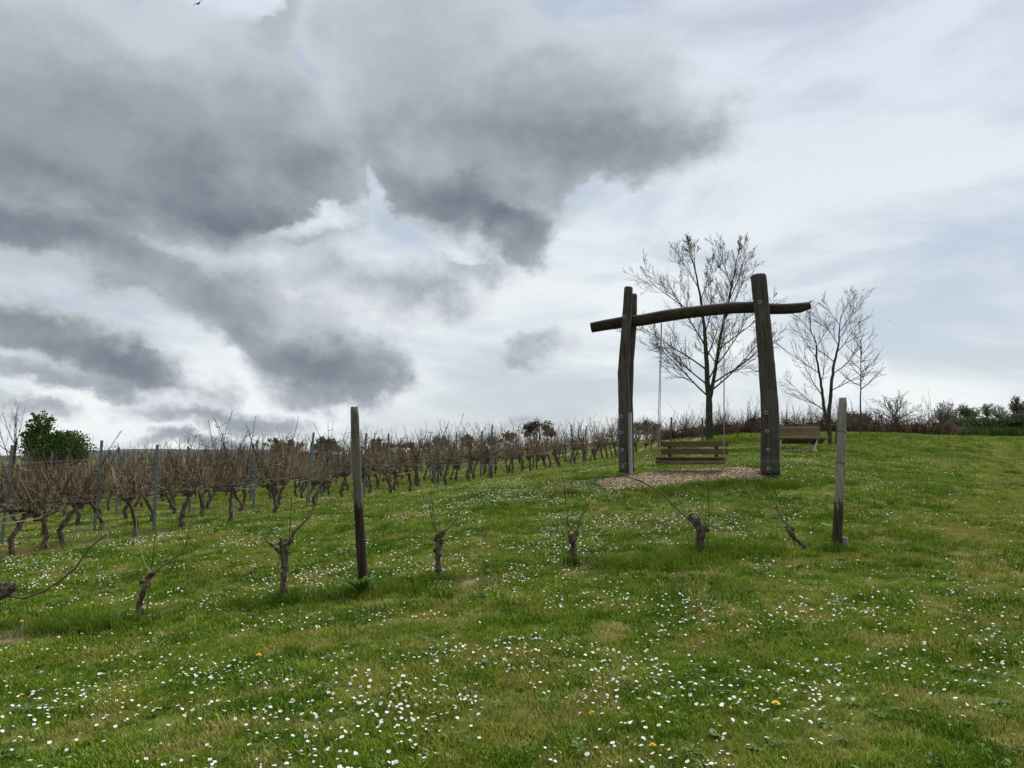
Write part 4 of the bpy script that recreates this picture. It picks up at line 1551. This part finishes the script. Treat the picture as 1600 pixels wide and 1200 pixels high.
# ------------------------------------------------------------------ birds
BIRD = mat('dark_feather', (.03, .03, .035), .8, (.05, .05, .055), 30)


def bird(label, u, v, Y, span, rz, roll):
    c = P(u, v, Y)
    t = thing('bird', label, 'bird', c)
    t.rotation_euler = (roll, R(10), rz)
    s = span
    mb = MB()
    mb.tube([(-.30 * s, 0, 0), (-.2 * s, 0, .005 * s), (-.02 * s, 0, .02 * s), (.14 * s, 0, .015 * s), (.22 * s, 0, .02 * s), (.27 * s, 0, .01 * s)], [.015 * s, .04 * s, .075 * s, .06 * s, .042 * s, .008 * s], 8)
    mb.build('body', BIRD, t, True)
    for k in (-1, 1):
        w = MB()
        w.v = [(.10 * s, k * .04 * s, .03 * s), (-.10 * s, k * .04 * s, .03 * s), (-.08 * s, k * .26 * s, .12 * s), (.12 * s, k * .26 * s, .13 * s), (-.10 * s, k * .5 * s, .06 * s), (.02 * s, k * .5 * s, .06 * s)]
        w.v += [(x, y, z - .012 * s) for x, y, z in w.v]
        w.face((0, 1, 2, 3)); w.face((3, 2, 4, 5)); w.face((9, 8, 7, 6)); w.face((11, 10, 8, 9))
        w.face((0, 3, 9, 6)); w.face((3, 5, 11, 9)); w.face((1, 7, 8, 2)); w.face((2, 8, 10, 4)); w.face((5, 4, 10, 11))
        w.build('wing', BIRD, t)


bird('tiny dark bird in the pale sky right of the small trees', 1388, 501, 60, .22, 1.0, .3)
bird('dark bird in the clouds at the top edge, upper left', 310, 6, 34, .55, -.7, .8)

# ------------------------------------------------------------------ scattered ground cover (uncountable)
def scatter(name, pts, rot, scl, idx, protos, label, cat):
    """one object: a cloud of points, each carrying one of the prototype meshes"""
    me = bpy.data.meshes.new(name)
    me.vertices.add(len(pts))
    me.vertices.foreach_set('co', np.asarray(pts, np.float32).ravel())
    a = me.attributes.new('rot', 'FLOAT_VECTOR', 'POINT')
    a.data.foreach_set('vector', np.asarray(rot, np.float32).ravel())
    a = me.attributes.new('scl', 'FLOAT', 'POINT')
    a.data.foreach_set('value', np.asarray(scl, np.float32))
    a = me.attributes.new('idx', 'INT', 'POINT')
    a.data.foreach_set('value', np.asarray(idx, np.int32))
    o = obj(name, me)
    o['label'] = label
    o['category'] = cat
    o['kind'] = 'stuff'
    coll = bpy.data.collections.new(name + '_kinds')
    for i, pm in enumerate(protos):
        coll.objects.link(bpy.data.objects.new('%s_kind_%02d' % (name, i), pm))
    ng = bpy.data.node_groups.new(name, 'GeometryNodeTree')
    ng.interface.new_socket('Geometry', in_out='INPUT', socket_type='NodeSocketGeometry')
    ng.interface.new_socket('Geometry', in_out='OUTPUT', socket_type='NodeSocketGeometry')
    N = ng.nodes
    gi, go = N.new('NodeGroupInput'), N.new('NodeGroupOutput')
    ci = N.new('GeometryNodeCollectionInfo')
    ci.inputs['Collection'].default_value = coll
    ci.inputs['Separate Children'].default_value = True
    ci.inputs['Reset Children'].default_value = True
    ip = N.new('GeometryNodeInstanceOnPoints')
    ip.inputs['Pick Instance'].default_value = True

    def named(nm, typ):
        k = N.new('GeometryNodeInputNamedAttribute')
        k.data_type = typ
        k.inputs['Name'].default_value = nm
        return k.outputs['Attribute']
    L = ng.links
    L.new(gi.outputs[0], ip.inputs['Points'])
    L.new(ci.outputs[0], ip.inputs['Instance'])
    L.new(named('idx', 'INT'), ip.inputs['Instance Index'])
    L.new(named('rot', 'FLOAT_VECTOR'), ip.inputs['Rotation'])
    L.new(named('scl', 'FLOAT'), ip.inputs['Scale'])
    L.new(ip.outputs[0], go.inputs[0])
    md = o.modifiers.new('scatter', 'NODES')
    md.node_group = ng
    return o


nr = np.random.default_rng(11)


def vnoise(x, y, cell, seed):
    """smooth value noise in plan, 0..1"""
    r = np.random.default_rng(seed)
    tab = r.random((256, 256))
    a, b = x / cell, y / cell
    i, j = np.floor(a).astype(int), np.floor(b).astype(int)
    fa, fb = a - i, b - j
    fa, fb = fa * fa * (3 - 2 * fa), fb * fb * (3 - 2 * fb)
    t = lambda p, q: tab[p % 256, q % 256]
    return (t(i, j) * (1 - fa) + t(i + 1, j) * fa) * (1 - fb) + (t(i, j + 1) * (1 - fa) + t(i + 1, j + 1) * fa) * fb


def tuft(rng, blades, hmin, hmax, rad, width, lean, m):
    mb = MB()
    for _ in range(blades):
        a, rr = rng.uniform(0, 6.283), rad * math.sqrt(rng.random())
        x, y = rr * math.cos(a), rr * math.sin(a)
        h = rng.uniform(hmin, hmax)
        d = a + rng.uniform(-1.2, 1.2)
        ln = h * rng.uniform(.15, lean)
        w = width * rng.uniform(.7, 1.2)
        t = d + math.pi / 2 + rng.uniform(-.5, .5)
        wx, wy = math.cos(t) * w / 2, math.sin(t) * w / 2
        dxx, dyy = math.cos(d), math.sin(d)
        k = len(mb.v)
        mb.v += [(x - wx, y - wy, -.01), (x + wx, y + wy, -.01),
                 (x + dxx * ln * .4 + wx * .8, y + dyy * ln * .4 + wy * .8, h * .6), (x + dxx * ln * .4 - wx * .8, y + dyy * ln * .4 - wy * .8, h * .6),
                 (x + dxx * ln, y + dyy * ln, h * rng.uniform(.82, 1))]
        mb.face((k, k + 1, k + 2, k + 3))
        mb.face((k + 3, k + 2, k + 4))
    return mb.mesh('grass_tuft', m)


GRASS = leaf_mat('grass_blades', (.052, .128, .006), (.205, .280, .026), (.42, .355, .13), .16, .9, .6, (.38, .62), (.575, .70))
GRASS_RICH = leaf_mat('lush_grass_blades', (.062, .120, .008), (.14, .19, .022), (.24, .22, .07), .3, .9)
GRASS_DRY = leaf_mat('dry_grass_blades', (.30, .23, .125), (.22, .19, .085), None, .25, .9)
rg = random.Random(5)
GRASS_YELLOW = leaf_mat('yellowed_grass_blades', (.17, .20, .018), (.29, .27, .05), (.42, .35, .15), .3, 1.4, .6, (.36, .64), (.5, .7))
LAWN = [tuft(rg, 20, .018, .052, .065, .0052, 1.0, GRASS) for _ in range(8)]
LAWN += [tuft(rg, 18, .012, .040, .065, .0052, 1.1, GRASS_YELLOW) for _ in range(5)]
TALL = [tuft(rg, 30, .07, .20, .09, .0075, .75, GRASS_RICH) for _ in range(5)]
DRY = [tuft(rg, 26, .06, .26, .10, .005, .7, GRASS_DRY) for _ in range(4)]

WEED_M = leaf_mat('dead_weed', (.075, .055, .035), (.20, .15, .095), (.05, .07, .02), .2, 1.5)
WEED = [tuft(rg, 34, .06, .24, .12, .012, .6, WEED_M) for _ in range(4)]



def rosette(rng, n, L, w, m):
    mb = MB()
    for i in range(n):
        a = 6.283 * i / n + rng.uniform(-.35, .35)
        l2, w2, e = L * rng.uniform(.6, 1.1), w * rng.uniform(.7, 1.2), rng.uniform(.15, .75)
        ca, sa = math.cos(a), math.sin(a)
        k = len(mb.v)
        for s, q in ((.1, .25), (.45, .8), (.8, 1.0), (1.0, .3)):
            r, z = l2 * s, l2 * (math.sin(e) * s - .4 * s * s)
            mb.v += [(ca * r - sa * w2 * q * .5, sa * r + ca * w2 * q * .5, z + w2 * .12), (ca * r + sa * w2 * q * .5, sa * r - ca * w2 * q * .5, z + w2 * .12)]
        for j in range(3):
            mb.face((k + j * 2, k + j * 2 + 1, k + j * 2 + 3, k + j * 2 + 2))
    return mb.mesh('rosette', m)


ROS_M = leaf_mat('turf_weed_leaf', (.050, .110, .012), (.10, .165, .035), None, .25, 2.0, .5)
ROSETTE = [rosette(rg, rg.choice((7, 9, 11)), rg.uniform(.045, .075), rg.uniform(.014, .024), ROS_M) for _ in range(6)]


def in_poly(x, y, poly):
    ins = np.zeros(x.shape, bool)
    n = len(poly)
    for i in range(n):
        x1, y1 = poly[i][:2]
        x2, y2 = poly[(i + 1) % n][:2]
        c = ((y1 > y) != (y2 > y)) & (x < (x2 - x1) * (y - y1) / (y2 - y1 + 1e-12) + x1)
        ins ^= c
    return ins


BARE = [(G(u, v), r) for (u, v, r) in ((1463, 719, .35), (1527, 746, .2), (1590, 748, .2), (60, 985, .36), (15, 1000, .26), (735, 912, .2))]


def row_strip(x, y):
    """0..1: how much a spot lies on the worn soil under a trellised row"""
    s = (x - ROW_A.x) * ROW_N.x + (y - ROW_A.y) * ROW_N.y
    k = np.abs((s / ROW_GAP + .5) % 1 - .5)
    return np.where(s > -.6, np.clip((.2 - k) / .1, 0, 1), 0)


def field_points(bands):
    out = []
    for (y0, y1, dens, sc) in bands:
        area = .70 * (y1 * y1 - y0 * y0) + 4.0 * (y1 - y0)
        n = int(area * dens)
        y = np.sqrt(nr.random(n) * (y1 * y1 - y0 * y0) + y0 * y0)
        x = (nr.random(n) * 2 - 1) * (.72 * y + 2.0)
        keep = ~in_poly(x, y, CHIPS)
        keep &= nr.random(n) > row_strip(x, y) * .85
        for gp, r in BARE:
            keep &= (np.hypot(x - gp.x, (y - gp.y) * .8) > r * (.6 + .6 * nr.random(n)))
        out.append((x[keep], y[keep], np.full(keep.sum(), sc)))
    return [np.concatenate(q) for q in zip(*out)]


TRACK_L = [G(u, v) for u, v in ((1575, 690), (1545, 735), (1520, 790), (1530, 850), (1575, 930), (1660, 1010))]
TRACK_R = [G(u, v) for u, v in ((1615, 692), (1600, 735), (1595, 790), (1620, 850), (1680, 930))]


def grass():
    x, y, sc = field_points([(2.2, 5, 500, 1.0), (5, 8, 420, 1.05), (8, 13, 260, 1.2), (13, 20, 150, 1.3), (20, 34, 60, 1.55), (34, 52, 17, 2.1)])
    n = len(x)
    z = TH(x, y)
    lush = vnoise(x, y, .55, 3) * .6 + vnoise(x, y, .17, 4) * .4
    s = sc * (.45 + 1.3 * lush) * (.8 + .4 * nr.random(n))
    rot = np.stack([nr.normal(0, .12, n), nr.normal(0, .12, n), nr.random(n) * 6.283], 1)
    # trodden and yellowed places: the track curving up on the right, the strip in front of the old vines, odd patches
    yl = np.clip((vnoise(x, y, .9, 61) * .55 + vnoise(x, y, .3, 62) * .45 - .57) / .12, 0, 1) * .7
    for line, wd in ((TRACK_L, .34), (TRACK_R, .34)):
        d = np.full(n, 1e9)
        for a, b in zip(line[:-1], line[1:]):
            ab = np.array((b.x - a.x, b.y - a.y))
            t = np.clip(((x - a.x) * ab[0] + (y - a.y) * ab[1]) / (ab @ ab), 0, 1)
            d = np.minimum(d, np.hypot(x - a.x - ab[0] * t, y - a.y - ab[1] * t))
        yl = np.maximum(yl, np.clip((wd * 1.6 - d) / wd, 0, 1) * (.35 + .5 * vnoise(x, y, .7, 63)))
    fr = np.array([(p.x, p.y) for p in FRONT_ROW])
    below = np.interp(x, fr[:, 0], fr[:, 1]) - y
    yl = np.maximum(yl, np.clip(1 - np.abs(below - .75) / .6, 0, 1) * np.clip(vnoise(x, y, 1.1, 64) * 1.6 - .35, 0, 1) * .8)
    idx = np.where(nr.random(n) < yl, 8 + nr.integers(0, 5, n), nr.integers(0, 8, n))
    scatter('meadow_grass', np.stack([x, y, z], 1), rot, s, idx, LAWN, 'short mown meadow grass covering the slope', 'grass')
    # flat weed rosettes in the turf
    xw, yw, sw = field_points([(2.2, 6, 16, 1.0), (6, 11, 9, 1.1), (11, 18, 4, 1.3)])
    m = len(xw)
    rotw = np.stack([nr.normal(0, .12, m), nr.normal(0, .12, m), nr.random(m) * 6.283], 1)
    scatter('turf_weeds', np.stack([xw, yw, TH(xw, yw) + .012], 1), rotw, sw * nr.uniform(.5, 1.3, m), nr.integers(0, len(ROSETTE), m), ROSETTE, 'low leafy weeds and daisy leaves in the turf', 'weeds')
    # taller grass left standing along the old vine row
    pts = []
    for i in range(2, len(FRONT_ROW) - 1):
        a, b = FRONT_ROW[i], FRONT_ROW[i + 1]
        L = (b - a).length
        m = int(L * 42)
        t = nr.random(m)
        px = a.x + (b.x - a.x) * t + nr.normal(0, .13, m)
        py = a.y + (b.y - a.y) * t + nr.normal(0, .17, m)
        dn = vnoise(px, py, .8, 9)
        k = dn > .48
        pts.append(np.stack([px[k], py[k], dn[k]], 1))
    for (u, v, r, cnt) in ((130, 985, .42, 150), (560, 935, .38, 70), (1010, 889, .40, 60), (1060, 880, .30, 45), (960, 885, .25, 30), (1140, 878, .35, 35), (897, 884, .12, 12), (1300, 862, .14, 14), (690, 912, .13, 14), (444, 941, .13, 14), (1100, 762, .55, 70), (1215, 762, .35, 60), (1150, 758, .4, 50), (890, 775, .3, 25),
                           (1045, 770, .4, 45), (920, 752, .3, 25), (1165, 706, .5, 40), (1150, 690, 1.2, 150), (1170, 688, 1.2, 150), (1130, 692, .9, 90), (1350, 683, 1.3, 90), (1390, 683, 1.5, 90), (1290, 700, .5, 30)):
        c = G(u, v)
        q = nr.normal(0, r * .55, (cnt, 2))
        pts.append(np.stack([c.x + q[:, 0] * 1.5, c.y + q[:, 1] * .7, np.full(cnt, .75)], 1))
    pts = np.concatenate(pts)
    x, y = pts[:, 0], pts[:, 1]
    k = ~in_poly(x, y, CHIPS)
    x, y, dn = x[k], y[k], pts[k, 2]
    n = len(x)
    rot = np.stack([nr.normal(0, .1, n), nr.normal(0, .1, n), nr.random(n) * 6.283], 1)
    scatter('tall_grass', np.stack([x, y, TH(x, y)], 1), rot, (.3 + .9 * dn) * (.6 + .6 * nr.random(n)), nr.integers(0, len(TALL), n), TALL, 'lush taller grass standing in tufts along the old vine row and swing', 'grass')
    # dry grass between the vine trunks
    n = 9000
    y = 12 + 34 * nr.random(n) ** 1.5
    x = (nr.random(n) * 2 - 1) * (.72 * y + 2)
    st = row_strip(x, y)
    k = (st > .2) & (vnoise(x, y, 1.5, 21) > .5)
    x, y = x[k], y[k]
    for (u, v, r, cnt) in ((60, 985, .4, 70), (15, 1000, .35, 60), (735, 912, .25, 25), (1463, 719, .3, 10)):
        c = G(u, v)
        x = np.append(x, nr.normal(c.x, r, cnt))
        y = np.append(y, nr.normal(c.y, r * .7, cnt))
    n = len(x)
    rot = np.stack([nr.normal(0, .15, n), nr.normal(0, .15, n), nr.random(n) * 6.283], 1)
    scatter('dry_grass', np.stack([x, y, TH(x, y)], 1), rot, np.where(y < 12, .28, .5) + .5 * nr.random(n) * np.where(y < 12, .4, 1.3), nr.integers(0, len(DRY), n), DRY, 'dry straw coloured grass under the trellised vines', 'grass')

    # brown dead weeds filling the foot of the vines along the crest
    a, b = np.array((9.5, 49.9)), np.array((25.6, 43.9))
    n = 5200
    t = nr.random(n)
    p = a + (b - a) * t[:, None] + np.array((.35, .93)) * (nr.random(n)[:, None] * 3.2 - .25) + nr.normal(0, .1, (n, 2))
    rot = np.stack([nr.normal(0, .2, n), nr.normal(0, .2, n), nr.random(n) * 6.283], 1)
    scatter('dead_weeds', np.stack([p[:, 0], p[:, 1], TH(p[:, 0], p[:, 1]) - .05], 1), rot, (1.3 + 3.2 * nr.random(n)) * (.35 + .7 * vnoise(p[:, 0], p[:, 1], .9, 71)), nr.integers(0, len(WEED), n), WEED, 'brown dead weeds at the foot of the vines on the crest', 'weeds')
    n = 1500
    t = nr.random(n)
    p = np.array((24.5, 46.5)) + np.array((13.5, 3.0)) * t[:, None] + nr.normal(0, .5, (n, 2))
    scatter('crest_weeds', np.stack([p[:, 0], p[:, 1], TH(p[:, 0], p[:, 1]) - .05], 1), rot[:n], 2.0 + 2.2 * nr.random(n), nr.integers(0, len(TALL), n), [tuft(rg, 30, .07, .20, .09, .012, .75, BUSH_DARK) for _ in range(4)] + [TALL[0]], 'green weeds under the dark bushes on the right crest', 'weeds')


grass()

# ------------------------------------------------------------------ daisies and dandelions
PETAL = mat('daisy_petal', (.80, .80, .80), .6, (.78, .74, .76), 90)
YOLK = mat('daisy_disc', (.62, .42, .03), .7)
STEM = mat('flower_stem', (.10, .17, .04), .7)
DANDY = mat('dandelion_petal', (.80, .60, .02), .6, (.75, .48, .01), 120)


def daisy_meshes(rng, petals=14):
    mb = MB()
    for i in range(petals):
        a = 6.283 * i / petals + rng.uniform(-.08, .08)
        r, w, z = rng.uniform(.0125, .0150), .0031, rng.uniform(-.0005, .0035)
        ca, sa = math.cos(a), math.sin(a)
        k = len(mb.v)
        for rr, ww, zz in ((.003, w * .5, 0), (r * .65, w, z * .4 + .001), (r, w * .55, z)):
            mb.v += [(ca * rr - sa * ww, sa * rr + ca * ww, zz), (ca * rr + sa * ww, sa * rr - ca * ww, zz)]
        mb.face((k, k + 1, k + 3, k + 2))
        mb.face((k + 2, k + 3, k + 5, k + 4))
    disc = MB()
    disc.lump((0, 0, .0012), .0046, rng, 0, 8, 4, .05, (1, 1, .55))
    st = MB()
    h = .062
    st.tube([(0.006, .004, -h), (.003, .001, -h * .5), (0, 0, -.0005)], [.0013, .0012, .0011], 4)
    return mb, disc, st


def merged(parts):
    out = MB()
    for i, p in enumerate(parts):
        k = len(out.v)
        out.v += p.v
        for f in p.f:
            out.face([q + k for q in f], i)
    return out


def daisies():
    rng = random.Random(3)
    kinds = [daisy_meshes(rng, rng.choice((12, 14, 16))) for _ in range(5)]
    sep = [(p.mesh('petals', PETAL), d.mesh('disc', YOLK), s.mesh('stem', STEM)) for p, d, s in kinds]
    one = [merged(k).mesh('daisy', [PETAL, YOLK, STEM]) for k in kinds]
    n = 130000
    y = np.sqrt(nr.random(n) * (26 ** 2 - 2.4 ** 2) + 2.4 ** 2)
    x = (nr.random(n) * 2 - 1) * (.72 * y + 1.0)
    c1 = vnoise(x, y, .8, 31) * .45 + vnoise(x, y, .28, 32) * .4 + vnoise(x, y, 2.6, 33) * .35
    u = 800 + FPX * x / y
    d = np.clip((c1 - .42) / .36, 0, 1) ** 1.7
    d *= np.where(y < 8.5, .8, 1.0) * np.clip(1.15 - np.maximum(u - 900, 0) / 620 * np.where(y > 8.5, 1.0, .55), .07, 1)
    d *= np.where((y > 10.4) & (y < 13) & (u > 850) & (u < 1250), 2.0, 1.0) * np.where(y > 17, .6, 1)
    d *= 1 - .8 * (row_strip(x, y) > .3)
    d *= ~in_poly(x, y, CHIPS)
    k = nr.random(n) < d * 1.0
    x, y = x[k], y[k]
    o = np.argsort(y)
    x, y = x[o], y[o]
    z = TH(x, y)
    n = len(x)
    tilt = nr.normal(0, .30, (n, 2))
    tilt[:, 0] += .12
    sc = nr.uniform(.52, .95, n) * np.where(nr.random(n) < .12, .6, 1)
    spin = nr.random(n) * 6.283
    lift = nr.uniform(.034, .060, n)
    vis = np.abs(x) < .667 * y + .02
    vis &= (600 - FPX * np.tan(np.arctan2(z + lift - CAMZ, y) - PITCH)) < 1200
    near = np.where(vis)[0][:300]
    for q, i in enumerate(near):
        uu = 800 + FPX * x[i] / y[i]
        side = ('at the far left', 'left of the middle', 'in the middle', 'right of the middle', 'at the far right')[int(np.clip(uu // 320, 0, 4))]
        lab = 'small white daisy in the %s foreground grass %s' % ('nearest' if q < 150 else 'second nearest', side)
        grp = 'white daisies in the foreground grass'
        t = thing('daisy', lab, 'daisy', (x[i], y[i], z[i] + lift[i]), 0, grp)
        t.rotation_euler = (tilt[i, 0], tilt[i, 1], spin[i])
        t.scale = (sc[i],) * 3
        pm = sep[q % len(sep)]
        for nm, me in zip(('petals', 'disc', 'stem'), pm):
            obj(nm, me, t)
    rest = np.setdiff1d(np.arange(n), near)
    pts = np.stack([x, y, z + lift], 1)[rest]
    rot = np.stack([tilt[:, 0], tilt[:, 1], spin], 1)[rest]
    scatter('distant_daisies', pts, rot, sc[rest], nr.integers(0, len(one), len(rest)), one, 'white daisies dotted over the meadow behind the nearest ones', 'daisies')
    print('daisies', n)


daisies()


def dandelions():
    rng = random.Random(8)
    mb = MB()
    for lay in range(4):
        m = 18 - lay * 3
        for i in range(m):
            a = 6.283 * i / m + lay * .2 + rng.uniform(-.1, .1)
            r, w, z = .019 - lay * .004, .0022, .002 + lay * .0035
            ca, sa = math.cos(a), math.sin(a)
            mb.quad((-sa * w * .6, ca * w * .6, lay * .002), (sa * w * .6, -ca * w * .6, lay * .002), (ca * r + sa * w, sa * r - ca * w, z), (ca * r - sa * w, sa * r + ca * w, z))
    head = mb.mesh('flower_head', DANDY)
    st = MB()
    st.tube([(.008, .004, -.075), (.003, .002, -.04), (0, 0, 0)], [.0022, .002, .002], 5)
    stem = st.mesh('stem', STEM)
    for (u, v, where) in ((164, 1046, 'left of centre among the left foreground daisies'), (269, 1001, 'just below the leaning old vine on the left'), (33, 981, 'on the bare brown patch at the left edge'), (33, 1102, 'low at the left edge beside a pale green rosette'),
                          (404, 1036, 'below the forked old vine'), (925, 1133, 'in the middle of the bottom foreground'), (1020, 1184, 'closest to the bottom edge of the picture'), (1213, 1117, 'in the right foreground, large and orange yellow'),
                          (1316, 981, 'in the right foreground below the grey post'), (1341, 884, 'at the foot of the grey post on the right'), (7, 858, 'at the far left behind the old vine row')):
        c = G(u, v)
        t = thing('dandelion', 'yellow dandelion ' + where, 'dandelion', (c.x, c.y, c.z + .06), 0, 'yellow dandelions in the meadow')
        s = 1.35 if u == 1213 else rng.uniform(.95, 1.2)
        t.scale = (s, s, s)
        t.rotation_euler = (rng.uniform(.0, .5), rng.uniform(-.3, .3), rng.uniform(0, 6))
        obj('flower_head', head, t)
        obj('stem', stem, t)


dandelions()


def broad_plant(name, label, cat, u, v, n, ln, wd, up, m, seed):
    """a clump of long leaves; every leaf a part"""
    rng = random.Random(seed)
    c = G(u, v)
    t = thing(name, label, cat, c)
    for i in range(n):
        a = 6.283 * i / n + rng.uniform(-.3, .3)
        L, w, e = ln * rng.uniform(.65, 1.1), wd * rng.uniform(.7, 1.1), up * rng.uniform(.7, 1.2)
        mb = MB()
        ca, sa = math.cos(a), math.sin(a)
        k = 0
        for j in range(6):
            s = j / 5
            r = L * (math.cos(e) * s + .18 * s * s)
            z = L * (math.sin(e) * s - .30 * s * s) + .005
            ww = w * (.35 + 1.5 * s * (1 - s) * 1.7) * (1 - s ** 6) * .5
            fold = ww * .5
            mb.v += [(ca * r - sa * ww, sa * r + ca * ww, z + fold), (ca * r, sa * r, z), (ca * r + sa * ww, sa * r - ca * ww, z + fold)]
        for j in range(5):
            b = j * 3
            mb.face((b, b + 1, b + 4, b + 3))
            mb.face((b + 1, b + 2, b + 5, b + 4))
        mb.build('leaf', m, t, True)
    return t


DOCK = leaf_mat('dock_leaf', (.075, .15, .03), (.10, .18, .05), None, .3, 3)
DOCK_GREY = leaf_mat('thistle_leaf', (.10, .15, .075), (.14, .19, .10), None, .25, 3)
broad_plant('dock_plant', 'broad leaved green weed at the foot of the dark stained post', 'weed', 566, 934, 17, .42, .09, 1.15, DOCK, 1)
broad_plant('thistle_rosette', 'grey green rosette of leaves at the foot of the leaning old vine', 'weed', 205, 975, 13, .20, .05, .8, DOCK_GREY, 2)
broad_plant('weed_rosette', 'pale green leaf rosette low at the left edge of the foreground', 'weed', 42, 1112, 12, .11, .03, .5, DOCK, 3)
broad_plant('weed_clump', 'dark green leafy clump on the bare ground left of the leaning vine', 'weed', 128, 992, 18, .18, .055, .85, GRASS_RICH, 4)
chips()
scatter('distant_vines', VREST[0], VREST[1], VREST[2], np.random.default_rng(1).integers(0, 5, len(VREST[0])), VINES_FAR, 'bare vines of the rear rows merging into a brown band', 'grapevines')
